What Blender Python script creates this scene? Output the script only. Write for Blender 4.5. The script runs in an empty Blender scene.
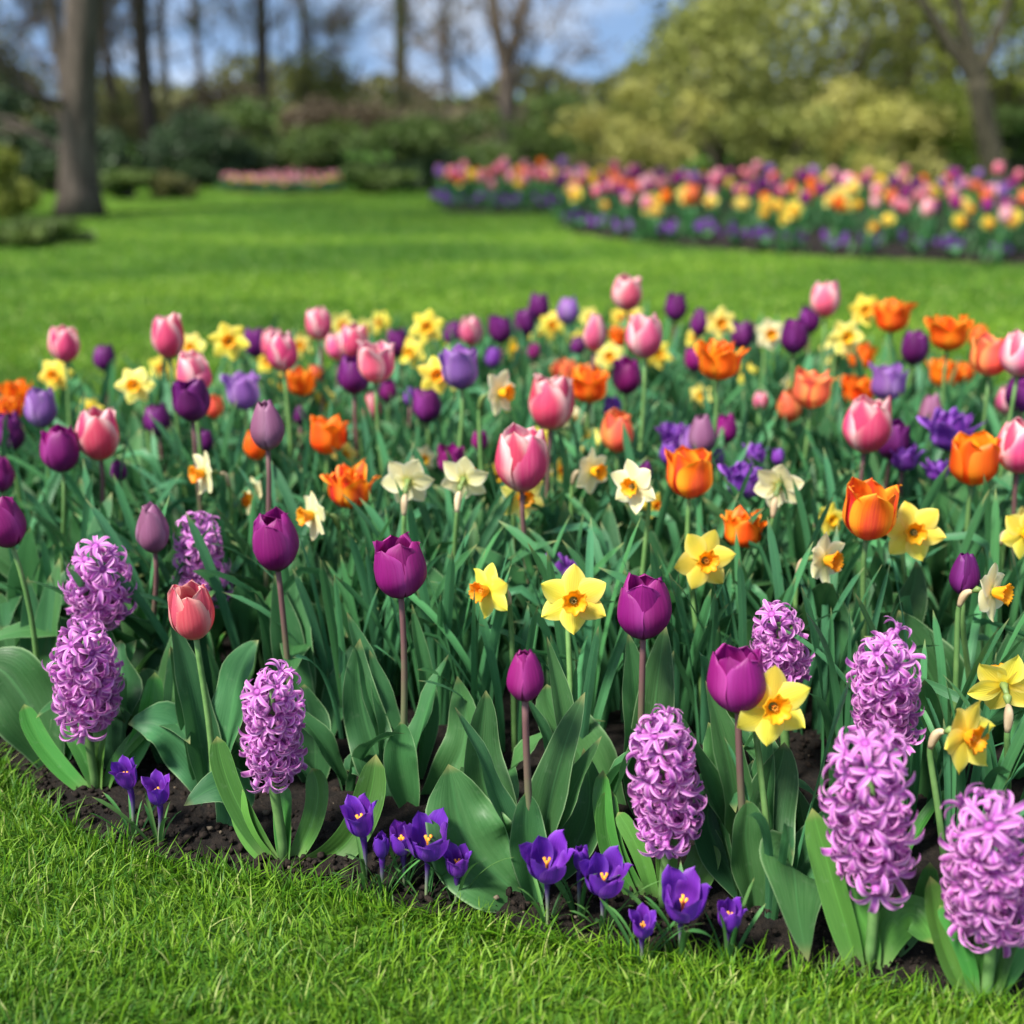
import bpy, math, random
import numpy as np
from mathutils import Vector, Matrix, Quaternion

C = bpy.context.scene.collection
R = math.radians
PI = math.pi

# ------------------------------------------------------------------ camera
F = 1200.0
H = 0.95
PITCH = math.atan(417.0 / F)
cam_d = bpy.data.cameras.new("camera")
cam = bpy.data.objects.new("camera", cam_d)
C.objects.link(cam)
cam.location = (0, 0, H)
cam.rotation_euler = (PI / 2 - PITCH, 0, 0)
cam_d.sensor_width = 36
cam_d.lens = F / 1024 * 36
cam_d.clip_start = 0.05
cam_d.clip_end = 3000
cam_d.dof.use_dof = True
cam_d.dof.focus_distance = 1.54
cam_d.dof.aperture_fstop = 2.15
bpy.context.scene.camera = cam

# ------------------------------------------------------------------ light
SUN_EL, SUN_AZ = R(55), R(-128)      # azimuth measured from +Y (view direction), negative = left
world = bpy.data.worlds.new("World")
bpy.context.scene.world = world
world.use_nodes = True
wn, wl = world.node_tree.nodes, world.node_tree.links
wn.clear()
wo = wn.new("ShaderNodeOutputWorld")
bg = wn.new("ShaderNodeBackground")
bg.inputs[1].default_value = 0.10
sky = wn.new("ShaderNodeTexSky")
sky.sky_type = 'NISHITA'
sky.sun_disc = False
sky.sun_elevation = SUN_EL
sky.sun_rotation = SUN_AZ
sky.air_density = 1.2
sky.dust_density = 0.6
sky.ozone_density = 2.0
tc = wn.new("ShaderNodeTexCoord")
vadd = wn.new("ShaderNodeVectorMath"); vadd.operation = 'ADD'
vadd.inputs[1].default_value = (0, 0, 0.38)
wl.new(tc.outputs['Generated'], vadd.inputs[0])
vn = wn.new("ShaderNodeVectorMath"); vn.operation = 'NORMALIZE'
wl.new(vadd.outputs[0], vn.inputs[0])
wl.new(vn.outputs[0], sky.inputs[0])
cmap = wn.new("ShaderNodeMapping")
cmap.inputs['Scale'].default_value = (1.6, 1.6, 5.0)
cmap.inputs['Location'].default_value = (0.35, 0.2, 0.1)
wl.new(tc.outputs['Generated'], cmap.inputs[0])
cn = wn.new("ShaderNodeTexNoise")
cn.inputs['Scale'].default_value = 3.2
cn.inputs['Detail'].default_value = 6
cn.inputs['Roughness'].default_value = 0.55
wl.new(cmap.outputs[0], cn.inputs['Vector'])
cr = wn.new("ShaderNodeMapRange")
cr.inputs['From Min'].default_value = 0.42
cr.inputs['From Max'].default_value = 0.86
wl.new(cn.outputs['Fac'], cr.inputs['Value'])
cmix = wn.new("ShaderNodeMix"); cmix.data_type = 'RGBA'
cmix.inputs['B'].default_value = (6.6, 6.8, 7.1, 1)
wl.new(cr.outputs[0], cmix.inputs['Factor'])
wl.new(sky.outputs[0], cmix.inputs['A'])
wl.new(cmix.outputs['Result'], bg.inputs[0])
wl.new(bg.outputs[0], wo.inputs[0])

sun_d = bpy.data.lights.new("sun", 'SUN')
sun_d.energy = 4.6
sun_d.angle = R(12)
sun_d.color = (1.0, 0.95, 0.87)
sun = bpy.data.objects.new("sun", sun_d)
C.objects.link(sun)
sd = Vector((math.sin(SUN_AZ) * math.cos(SUN_EL), math.cos(SUN_AZ) * math.cos(SUN_EL), math.sin(SUN_EL)))
sun.rotation_euler = sd.to_track_quat('Z', 'Y').to_euler()

sc = bpy.context.scene
sc.view_settings.view_transform = 'Standard'
sc.view_settings.look = 'None'
sc.view_settings.gamma = 1
sc.view_settings.exposure = 1.03
sc.view_settings.use_curve_mapping = False
sc.render.engine = 'CYCLES'
sc.cycles.max_bounces = 8
sc.cycles.diffuse_bounces = 4
sc.cycles.glossy_bounces = 2
sc.cycles.transmission_bounces = 4
sc.cycles.use_denoising = True
sc.cycles.sample_clamp_indirect = 4

# ------------------------------------------------------------------ pixel <-> world
FW = Vector((0, math.cos(PITCH), -math.sin(PITCH)))
UP = Vector((0, math.sin(PITCH), math.cos(PITCH)))
RT = Vector((1, 0, 0))
CP = Vector((0, 0, H))
def rdir(px, py): return FW + RT * ((px - 512) / F) - UP * ((py - 512) / F)
def at_z(px, py, z):
    d = rdir(px, py); return CP + d * ((z - H) / d.z)
def at_y(px, py, Y):
    d = rdir(px, py); return CP + d * (Y / d.y)
def at_t(px, py, t): return CP + rdir(px, py) * t
def depth(p): return (p - CP).dot(FW)
def to_px(p):
    v = p - CP; t = v.dot(FW)
    return 512 + F * v.x / t, 512 - F * v.dot(UP) / t

# ------------------------------------------------------------------ materials
def srgb(h):
    h = h.lstrip('#'); o = []
    for i in (0, 2, 4):
        c = int(h[i:i+2], 16) / 255
        o.append(c / 12.92 if c <= .04045 else ((c + .055) / 1.055) ** 2.4)
    return (*o, 1)

class NT:
    def __init__(s, name):
        s.m = bpy.data.materials.new(name); s.m.use_nodes = True
        s.n = s.m.node_tree.nodes; s.l = s.m.node_tree.links; s.n.clear()
        s.out = s.n.new("ShaderNodeOutputMaterial")
    def new(s, t, **kw):
        n = s.n.new("ShaderNode" + t)
        for k, v in kw.items(): setattr(n, k, v)
        return n
    def lk(s, a, b): s.l.new(a, b)
    def val(s, x, inp):
        if isinstance(x, (int, float, tuple)): inp.default_value = x
        else: s.lk(x, inp)
    def math(s, op, a, b=0.0, clamp=False):
        n = s.new("Math", operation=op); n.use_clamp = clamp
        s.val(a, n.inputs[0]); s.val(b, n.inputs[1]); return n.outputs[0]
    def mix(s, f, a, b, blend='MIX'):
        n = s.new("Mix", data_type='RGBA', blend_type=blend)
        s.val(f, n.inputs['Factor']); s.val(a, n.inputs['A']); s.val(b, n.inputs['B']); return n.outputs['Result']
    def rng(s, v, a, b, c=0.0, d=1.0, smooth=True):
        n = s.new("MapRange"); n.interpolation_type = 'SMOOTHSTEP' if smooth else 'LINEAR'
        s.val(v, n.inputs['Value'])
        for k, x in zip(('From Min', 'From Max', 'To Min', 'To Max'), (a, b, c, d)): n.inputs[k].default_value = x
        return n.outputs[0]
    def uv(s):
        n = s.new("UVMap"); n.uv_map = "UVMap"
        x = s.new("SeparateXYZ"); s.lk(n.outputs[0], x.inputs[0]); return x.outputs[0], x.outputs[1], n.outputs[0]
    def noise(s, vec, scale, detail=3, rough=.5, mp=None):
        n = s.new("TexNoise"); n.inputs['Scale'].default_value = scale
        n.inputs['Detail'].default_value = detail; n.inputs['Roughness'].default_value = rough
        if mp:
            m = s.new("Mapping"); m.inputs['Scale'].default_value = mp
            s.lk(vec, m.inputs[0]); vec = m.outputs[0]
        if vec is not None: s.lk(vec, n.inputs['Vector'])
        return n.outputs['Fac']
    def rnd(s):
        a = s.new("Attribute"); a.attribute_name = "rnd"
        o = s.new("ObjectInfo")
        return s.math('FRACT', s.math('ADD', a.outputs['Fac'], o.outputs['Random']))
    def obj(s): return s.new("TexCoord").outputs['Object']
    def bump(s, h, strength, dist):
        b = s.new("Bump"); b.inputs['Strength'].default_value = strength; b.inputs['Distance'].default_value = dist
        s.lk(h, b.inputs['Height']); return b.outputs[0]
    def finish(s, col, rough=.5, spec=.5, transl=0, tcol=None, normal=None, sheen=0, coat=0):
        p = s.new("BsdfPrincipled")
        s.val(col, p.inputs['Base Color']); s.val(rough, p.inputs['Roughness'])
        p.inputs['Specular IOR Level'].default_value = spec
        p.inputs['Sheen Weight'].default_value = sheen
        p.inputs['Coat Weight'].default_value = coat
        if normal is not None: s.lk(normal, p.inputs['Normal'])
        if transl:
            t = s.new("BsdfTranslucent"); s.val(tcol if tcol is not None else col, t.inputs[0])
            if normal is not None: s.lk(normal, t.inputs['Normal'])
            m = s.new("MixShader"); m.inputs[0].default_value = transl
            s.lk(p.outputs[0], m.inputs[1]); s.lk(t.outputs[0], m.inputs[2]); s.lk(m.outputs[0], s.out.inputs[0])
        else: s.lk(p.outputs[0], s.out.inputs[0])
        return s.m

def scol(c, k): return (min(1, c[0]*k), min(1, c[1]*k), min(1, c[2]*k), 1)

def mat_leaf(name, c1, c2, edge, vein=34, rough=.42, transl=.30, edge_w=.92, basec=None):
    t = NT(name); u, v, uvv = t.uv()
    au = t.math('MULTIPLY', t.math('ABSOLUTE', t.math('SUBTRACT', u, .5)), 2)
    r = t.rnd()
    n = t.noise(uvv, 3.0, 4, .6, mp=(5, 1.4, 1))
    col = t.mix(t.math('MULTIPLY_ADD' if False else 'MULTIPLY', n, 1), c1, c2)
    big = t.rng(r, 0, 1, .62, 1.42, smooth=False)
    hsv = t.new("HueSaturation"); t.lk(col, hsv.inputs['Color']); t.lk(big, hsv.inputs['Value'])
    t.lk(t.rng(t.math('FRACT', t.math('MULTIPLY', r, 7.31)), 0, 1, .475, .52, smooth=False), hsv.inputs['Hue'])
    col = hsv.outputs[0]
    w = t.math('SINE', t.math('MULTIPLY', u, vein * 2 * PI / 2))
    st = t.noise(uvv, 1.0, 2, .5, mp=(60, 2, 1))
    col = t.mix(t.rng(st, .35, .7, 0, .16), col, scol(c2, 1.4))
    mid = t.rng(au, .0, .07, .28, 0)
    col = t.mix(mid, col, scol(c2, 1.9))
    col = t.mix(t.math('MULTIPLY', t.rng(au, edge_w, 1.0), .6), col, edge)
    col = t.mix(t.rng(v, .93, 1.0, 0, .55), col, (.34, .30, .11, 1))
    bl = t.noise(uvv, 1.0, 3, .6, mp=(3, 9, 1)); col = t.mix(t.rng(bl, .58, .75, 0, .22), col, (.20, .30, .17, 1))
    if basec: col = t.mix(t.rng(v, 0.0, .25, .75, 0), col, basec)
    bh = t.math('ADD', t.math('MULTIPLY', w, .12), t.math('MULTIPLY', st, .35))
    geo = t.new("NewGeometry")
    return t.finish(col, t.rng(n, .2, .8, rough - .02, rough + .16), .25, transl,
                    t.mix(.5, col, scol(c2, 1.7)), t.bump(bh, .35, .0012))

def mat_petal(name, centre, edge, base, deep=None, ew=(.35, 1.0), tipw=.0, transl=.40, streak=.35, rough=.5, sheen=.0, flame=None, val=(.8, 1.18)):
    """centre: middle of the outer face; edge: along the margins; base: at the foot"""
    t = NT(name); u, v, uvv = t.uv()
    au = t.math('MULTIPLY', t.math('ABSOLUTE', t.math('SUBTRACT', u, .5)), 2)
    s1 = t.noise(uvv, 1.0, 4, .6, mp=(26, 1.6, 1)); s2 = t.noise(uvv, 3.0, 2, .5)
    e = t.math('ADD', au, t.math('MULTIPLY', t.math('SUBTRACT', s1, .5), streak * 1.6))
    e = t.math('ADD', e, t.math('MULTIPLY', t.rng(v, .55, 1.0), tipw))
    f = t.rng(e, ew[0], ew[1])
    col = t.mix(f, centre, edge)
    if flame:
        fl = t.math('ADD', t.math('ADD', au, t.math('MULTIPLY', v, .55)), t.math('MULTIPLY', t.math('SUBTRACT', s1, .5), .7))
        col = t.mix(t.rng(fl, .35, .85, 1, 0), col, flame)
    s3 = t.noise(uvv, 1.0, 2, .6, mp=(75, 1.2, 1)); col = t.mix(t.rng(s3, .35, .7, .0, .30), col, t.mix(.5, edge, deep if deep else centre))
    if deep: col = t.mix(t.rng(s1, .45, .75, 0, .45), col, deep)
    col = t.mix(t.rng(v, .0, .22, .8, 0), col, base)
    hsv = t.new("HueSaturation"); t.lk(col, hsv.inputs['Color'])
    r = t.rnd()
    t.lk(t.rng(r, 0, 1, val[0], val[1], smooth=False), hsv.inputs['Value'])
    t.lk(t.rng(t.math('FRACT', t.math('MULTIPLY', r, 5.7)), 0, 1, .487, .513, smooth=False), hsv.inputs['Hue'])
    col = hsv.outputs[0]
    bh = t.math('ADD', s1, t.math('MULTIPLY', t.math('SINE', t.math('MULTIPLY', u, 70)), .2))
    return t.finish(col, rough, .4, transl, None, t.bump(bh, .3, .0012), sheen)

def mat_plain(name, c1, c2, scale=20, rough=.6, transl=0, spec=.4, bump=.3, mp=None, dist=.002):
    t = NT(name); o = t.obj()
    n = t.noise(o, scale, 5, .6, mp)
    hsv = t.new("HueSaturation"); t.lk(t.mix(t.rng(n, .3, .7), c1, c2), hsv.inputs['Color'])
    t.lk(t.rng(t.rnd(), 0, 1, .75, 1.25, smooth=False), hsv.inputs['Value'])
    return t.finish(hsv.outputs[0], rough, spec, transl, None, t.bump(n, bump, dist))

M = {}
M['tulip_leaf'] = mat_leaf('tulip_leaf', (.021, .088, .028, 1), (.054, .168, .052, 1), (.30, .45, .22, 1))
M['straps'] = mat_leaf('daffodil_leaf', (.026, .112, .042, 1), (.066, .212, .085, 1), (.12, .26, .13, 1), vein=16, rough=.4, transl=.2)
M['hy_leaf'] = mat_leaf('hyacinth_leaf', (.035, .125, .022, 1), (.07, .20, .035, 1), (.12, .28, .06, 1), vein=14, rough=.3, transl=.15, basec=(.16, .26, .08, 1))
M['cr_leaf'] = mat_leaf('crocus_leaf', (.04, .13, .03, 1), (.07, .19, .05, 1), (.1, .22, .06, 1), vein=6, rough=.4, transl=.15)
M['stem_green'] = mat_plain('green_stem', (.10, .22, .06, 1), (.16, .30, .09, 1), 30, .5, .1)
M['stem_dark'] = mat_plain('purplish_stem', (.13, .085, .062, 1), (.17, .165, .085, 1), 14, .5, .08, mp=(1, 1, .25))
t = NT('purplish_stem'); n1 = t.noise(t.obj(), 60, 3, .6)
M['stem_dark'] = t.finish(t.mix(t.rng(t.math('ADD', t.uv()[1], t.math('MULTIPLY', n1, .3)), .25, 1.0), (.12, .21, .07, 1), (.15, .075, .075, 1)), .5, .3, .08)
M['papery'] = mat_plain('papery_spathe', (.42, .30, .17, 1), (.60, .48, .30, 1), 90, .8, .15, mp=(1, 1, .3))
M['ovary'] = mat_plain('daffodil_ovary', (.12, .20, .05, 1), (.20, .28, .08, 1), 50, .5, .1)
M['pistil'] = mat_plain('tulip_pistil', (.35, .36, .10, 1), (.45, .45, .16, 1), 60, .6)
M['anther'] = mat_plain('orange_stigma', srgb('#f08a1c'), srgb('#f6b03a'), 200, .7)
M['anther_dk'] = mat_plain('dark_stamen', (.12, .09, .03, 1), (.3, .2, .04, 1), 200, .7)

TC = {
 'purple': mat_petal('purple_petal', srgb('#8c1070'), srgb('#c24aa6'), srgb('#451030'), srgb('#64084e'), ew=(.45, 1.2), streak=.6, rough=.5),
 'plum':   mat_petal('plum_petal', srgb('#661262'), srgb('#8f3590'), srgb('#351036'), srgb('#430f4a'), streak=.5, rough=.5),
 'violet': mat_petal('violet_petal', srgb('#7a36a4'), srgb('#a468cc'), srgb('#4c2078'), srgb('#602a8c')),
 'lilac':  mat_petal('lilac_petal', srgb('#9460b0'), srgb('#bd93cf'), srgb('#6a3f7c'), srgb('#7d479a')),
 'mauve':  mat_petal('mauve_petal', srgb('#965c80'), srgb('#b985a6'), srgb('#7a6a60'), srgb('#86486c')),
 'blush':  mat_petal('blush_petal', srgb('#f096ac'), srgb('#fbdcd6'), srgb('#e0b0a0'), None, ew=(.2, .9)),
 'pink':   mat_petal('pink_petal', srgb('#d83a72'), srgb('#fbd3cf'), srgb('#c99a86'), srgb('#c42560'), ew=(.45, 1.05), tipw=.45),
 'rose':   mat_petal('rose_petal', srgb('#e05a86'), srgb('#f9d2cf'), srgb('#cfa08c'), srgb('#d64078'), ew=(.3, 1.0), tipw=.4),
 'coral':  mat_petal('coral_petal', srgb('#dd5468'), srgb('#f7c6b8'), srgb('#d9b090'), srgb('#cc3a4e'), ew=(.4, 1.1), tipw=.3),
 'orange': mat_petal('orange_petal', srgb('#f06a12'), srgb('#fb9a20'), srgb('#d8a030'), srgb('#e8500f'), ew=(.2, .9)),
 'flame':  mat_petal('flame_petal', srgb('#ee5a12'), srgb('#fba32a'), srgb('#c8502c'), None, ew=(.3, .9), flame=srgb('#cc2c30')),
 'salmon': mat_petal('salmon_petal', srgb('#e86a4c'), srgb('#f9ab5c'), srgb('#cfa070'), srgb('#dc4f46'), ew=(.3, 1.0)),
}
M['daf_yellow'] = mat_petal('yellow_tepal', srgb('#f8e24c'), srgb('#fbec78'), srgb('#f3d22a'), None, rough=.5, streak=.5, val=(.92, 1.05))
M['daf_cream'] = mat_petal('cream_tepal', srgb('#f4ecae'), srgb('#faf5d0'), srgb('#e2dc6e'), None, rough=.5, streak=.5, val=(.92, 1.05))
M['daf_lemon'] = mat_petal('lemon_tepal', srgb('#f5e66c'), srgb('#faf09a'), srgb('#ecd640'), None, rough=.5, streak=.5, val=(.92, 1.05))
M['cup_orange'] = mat_petal('orange_trumpet', srgb('#fdc022'), srgb('#fdb224'), srgb('#f6d034'), srgb('#fbae18'), rough=.5, transl=.5, val=(.92, 1.06))
M['cup_yellow'] = mat_petal('yellow_trumpet', srgb('#f6c41c'), srgb('#f8b81c'), srgb('#e8cc30'), None, rough=.5, transl=.5, val=(.95, 1.06))
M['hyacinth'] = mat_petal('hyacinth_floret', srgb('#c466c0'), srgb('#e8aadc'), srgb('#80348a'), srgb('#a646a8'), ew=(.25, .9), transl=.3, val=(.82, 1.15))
M['crocus'] = mat_petal('crocus_petal', srgb('#7430b2'), srgb('#9a5ad2'), srgb('#3c1060'), srgb('#54188c'), ew=(.5, 1.1), rough=.4)

# ------------------------------------------------------------------ mesh builder
class MB:
    def __init__(s): s.v = []; s.f = []; s.uv = []; s.r = []; s.mi = []
    def grid(s, P, rnd=0.0, mi=0):
        """P: array (nv, nu, 3); v runs along, u across"""
        P = np.asarray(P, float); nv, nu = P.shape[:2]; b = len(s.v)
        s.v.extend(map(tuple, P.reshape(-1, 3))); s.r.extend([rnd] * (nv * nu))
        us = [i / (nu - 1) for i in range(nu)]; vs = [j / (nv - 1) for j in range(nv)]
        for j in range(nv - 1):
            for i in range(nu - 1):
                a = b + j * nu + i
                s.f.append((a, a + 1, a + nu + 1, a + nu)); s.mi.append(mi)
                s.uv.extend(((us[i], vs[j]), (us[i+1], vs[j]), (us[i+1], vs[j+1]), (us[i], vs[j+1])))
    def tube(s, pts, rad, n=7, rnd=0.0, mi=0, cap=True):
        pts = [Vector(p) for p in pts]; b = len(s.v); k = len(pts)
        x = None
        for j, p in enumerate(pts):
            t = (pts[min(j+1, k-1)] - pts[max(j-1, 0)])
            t = t.normalized() if t.length > 1e-9 else Vector((0, 0, 1))
            if x is None: x = t.orthogonal().normalized()
            else:
                x = x - t * x.dot(t); x = x.normalized() if x.length > 1e-6 else t.orthogonal().normalized()
            y = t.cross(x); r = rad[j] if hasattr(rad, '__len__') else rad
            for i in range(n):
                a = 2 * PI * i / n
                s.v.append(tuple(p + (x * math.cos(a) + y * math.sin(a)) * r)); s.r.append(rnd)
        for j in range(k - 1):
            for i in range(n):
                i2 = (i + 1) % n
                s.f.append((b + j*n + i, b + j*n + i2, b + (j+1)*n + i2, b + (j+1)*n + i)); s.mi.append(mi)
                u0, u1 = i / n, (i + 1) / n; v0, v1 = j / (k - 1), (j + 1) / (k - 1)
                s.uv.extend(((u0, v0), (u1, v0), (u1, v1), (u0, v1)))
        if cap:
            for ring, rev in ((0, True), (k - 1, False)):
                q = [b + ring * n + i for i in range(n)]
                if rev: q.reverse()
                s.f.append(tuple(q)); s.mi.append(mi); s.uv.extend([(.5, float(not rev))] * n)
    def mesh(s, name, mats):
        me = bpy.data.meshes.new(name)
        me.from_pydata(s.v, [], s.f); 
        uvl = me.uv_layers.new(name="UVMap")
        uvl.data.foreach_set('uv', np.asarray(s.uv, np.float32).ravel())
        at = me.attributes.new("rnd", 'FLOAT', 'POINT'); at.data.foreach_set('value', np.asarray(s.r, np.float32))
        for m in (mats if isinstance(mats, (list, tuple)) else [mats]): me.materials.append(m)
        me.polygons.foreach_set('material_index', s.mi)
        me.polygons.foreach_set('use_smooth', [True] * len(s.f))
        me.update(); return me

def link(name, me, parent=None, mat=None):
    o = bpy.data.objects.new(name, me); C.objects.link(o)
    if mat is not None: o.matrix_local = mat
    if parent is not None: o.parent = parent
    return o
def empty(name, loc, rz=0.0):
    o = bpy.data.objects.new(name, None); C.objects.link(o)
    o.location = loc; o.rotation_euler = (0, 0, rz); o.empty_display_size = .05
    return o
def tag(o, label=None, cat=None, group=None, kind=None):
    if label: o['label'] = label
    if cat: o['category'] = cat
    if group: o['group'] = group
    if kind: o['kind'] = kind
    return o
def np_mesh(name, V, Fq, mats, rnd=None, uv=None, smooth=True):
    """quads only, numpy arrays"""
    me = bpy.data.meshes.new(name); V = np.asarray(V, np.float32); Fq = np.asarray(Fq, np.int32)
    me.vertices.add(len(V)); me.vertices.foreach_set('co', V.ravel())
    k = Fq.shape[1]
    me.loops.add(Fq.size); me.loops.foreach_set('vertex_index', Fq.ravel())
    me.polygons.add(len(Fq)); me.polygons.foreach_set('loop_start', np.arange(0, Fq.size, k, dtype=np.int32))
    me.polygons.foreach_set('loop_total', np.full(len(Fq), k, np.int32))
    me.update(calc_edges=True)
    if uv is not None:
        l = me.uv_layers.new(name="UVMap"); l.data.foreach_set('uv', np.asarray(uv, np.float32)[Fq.ravel()].ravel())
    if rnd is not None:
        at = me.attributes.new("rnd", 'FLOAT', 'POINT'); at.data.foreach_set('value', np.asarray(rnd, np.float32))
    for m in (mats if isinstance(mats, (list, tuple)) else [mats]): me.materials.append(m)
    if smooth: me.polygons.foreach_set('use_smooth', np.ones(len(Fq), bool))
    return me

def sm(a, b, x):
    t = np.clip((x - a) / (b - a), 0, 1); return t * t * (3 - 2 * t)

# ------------------------------------------------------------------ leaves
def leaf_pts(spine, normal, hw, fold, wave, seed, nu=7, curl=0.0, freq=2.6):
    """spine (n,3), normal (n,3) facing of the upper side, hw (n,) half width"""
    rg = random.Random(seed); n = len(spine); S = np.asarray(spine, float); N = np.asarray(normal, float)
    T = np.gradient(S, axis=0); T /= np.linalg.norm(T, axis=1)[:, None] + 1e-9
    W = np.cross(T, N); W /= np.linalg.norm(W, axis=1)[:, None] + 1e-9
    N = np.cross(W, T)
    u = np.linspace(-1, 1, nu); v = np.linspace(0, 1, n)
    pl, pr = rg.uniform(0, 6.3), rg.uniform(0, 6.3)
    P = np.zeros((n, nu, 3))
    for i, uu in enumerate(u):
        ph = pl if uu < 0 else pr
        wv = wave * np.sin(2 * PI * freq * v + ph) * abs(uu) ** 2.2 * np.sin(PI * np.clip(v * 1.05, 0, 1)) * hw.max()
        f = fold * (1 - .6 * v)
        off = hw * abs(uu) * f + curl * hw * uu * uu
        P[:, i] = S + W * (uu * hw / np.sqrt(1 + (fold * (1 - .6 * v)) ** 2 * .6))[:, None] + N * (off + wv)[:, None]
    return P
def bez(p0, p1, p2, p3, n):
    t = np.linspace(0, 1, n)[:, None]
    p0, p1, p2, p3 = (np.asarray(p, float) for p in (p0, p1, p2, p3))
    return (1-t)**3*p0 + 3*(1-t)**2*t*p1 + 3*(1-t)*t*t*p2 + t**3*p3
def w_tulip(v): return (.30 + .70 * np.sin(PI/2 * np.clip(v / .42, 0, 1))) * np.where(v < .42, 1, np.clip(1 - ((v - .42) / .58) ** 2.0, 0, 1) ** .85)
def w_strap(v): return (.75 + .25 * np.sin(PI/2 * np.clip(v / .3, 0, 1))) * np.clip(1 - np.clip((v - .8) / .2, 0, 1) ** 2.2, 0, 1) ** .6
def w_hy(v): return (.55 + .45 * np.sin(PI/2 * np.clip(v / .45, 0, 1))) * np.clip(1 - np.clip((v - .72) / .28, 0, 1) ** 2.4, 0, 1) ** .55

def spine_local(e0, e1, n=14, kink=None, twist=0.0):
    """unit-length spine in XZ plane starting at the origin"""
    v = np.linspace(0, 1, n); e = e0 + (e1 - e0) * v ** 1.5
    if kink: e = e - kink[1] * sm(kink[0] - .05, kink[0] + .05, v)
    d = np.stack([np.cos(e), np.zeros(n), np.sin(e)], 1)
    S = np.vstack([np.zeros(3), np.cumsum((d[:-1] + d[1:]) / 2 / (n - 1), 0)])
    N = np.stack([-np.sin(e), np.zeros(n), np.cos(e)], 1)
    # upper side faces the stem; twist rotates it about the spine
    a = twist * v; Wd = np.array([0, 1, 0.0])
    N = N * np.cos(a)[:, None] + Wd * np.sin(a)[:, None]
    return S, N
def leaf_local(kind, seed):
    rg = random.Random(seed); m = MB()
    if kind == 'tulip':
        t = seed % 3
        e0 = R(rg.uniform(74, 86)); e1 = R((rg.uniform(50, 72), rg.uniform(15, 42), rg.uniform(-35, 5))[t])
        S, N = spine_local(e0, e1, 15, twist=rg.uniform(-1.0, 1.0))
        hw = w_tulip(np.linspace(0, 1, 15)) * rg.uniform(.082, .115)
        m.grid(leaf_pts(S, N, hw, rg.uniform(.5, .95), rg.uniform(.1, .34), seed, 7, curl=-.1), rg.random())
    elif kind == 'strap':
        e0 = R(rg.uniform(78, 90)); e1 = R(rg.choice((75, 68, 60, 45, 20)))
        S, N = spine_local(e0, e1, 12, kink=(rg.uniform(.55, .8), R(rg.uniform(50, 110))) if rg.random() < .22 else None, twist=rg.uniform(-1.6, 1.6))
        hw = w_strap(np.linspace(0, 1, 12)) * rg.uniform(.016, .023)
        m.grid(leaf_pts(S, N, hw, .45, .05, seed, 5), rg.random())
    elif kind == 'hy':
        e0 = R(rg.uniform(60, 82)); e1 = R(rg.uniform(25, 65))
        S, N = spine_local(e0, e1, 12, twist=rg.uniform(-.4, .4))
        hw = w_hy(np.linspace(0, 1, 12)) * rg.uniform(.055, .075)
        m.grid(leaf_pts(S, N, hw, .7, .05, seed, 7), rg.random())
    else:
        e0 = R(rg.uniform(60, 85)); e1 = R(rg.uniform(5, 65))
        S, N = spine_local(e0, e1, 10, twist=rg.uniform(-.5, .5))
        hw = w_strap(np.linspace(0, 1, 10)) * .026
        m.grid(leaf_pts(S, N, hw, .4, 0, seed, 5), rg.random())
    return m
LEAF = {k: [] for k in ('tulip', 'strap', 'hy', 'crocus')}
LM = {'tulip': M['tulip_leaf'], 'strap': M['straps'], 'hy': M['hy_leaf'], 'crocus': M['cr_leaf']}
for k, cnt in (('tulip', 18), ('strap', 22), ('hy', 8), ('crocus', 6)):
    for i in range(cnt): LEAF[k].append(leaf_local(k, 100 + i))
LEAFME = {k: [m.mesh(k + '_leaf', LM[k]) for m in LEAF[k]] for k in LEAF}
def add_leaf(root, kind, rg, L, az, off=.01, idx=None):
    me = LEAFME[kind][idx % len(LEAFME[kind]) if idx is not None else rg.randrange(len(LEAFME[kind]))]
    mt = Matrix.Translation((math.cos(az) * off, math.sin(az) * off, -.005)) @ Matrix.Rotation(az, 4, 'Z') @ Matrix.Diagonal((L, L * rg.uniform(.85, 1.15), L, 1))
    return link('leaf', me, root, mt)

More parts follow.
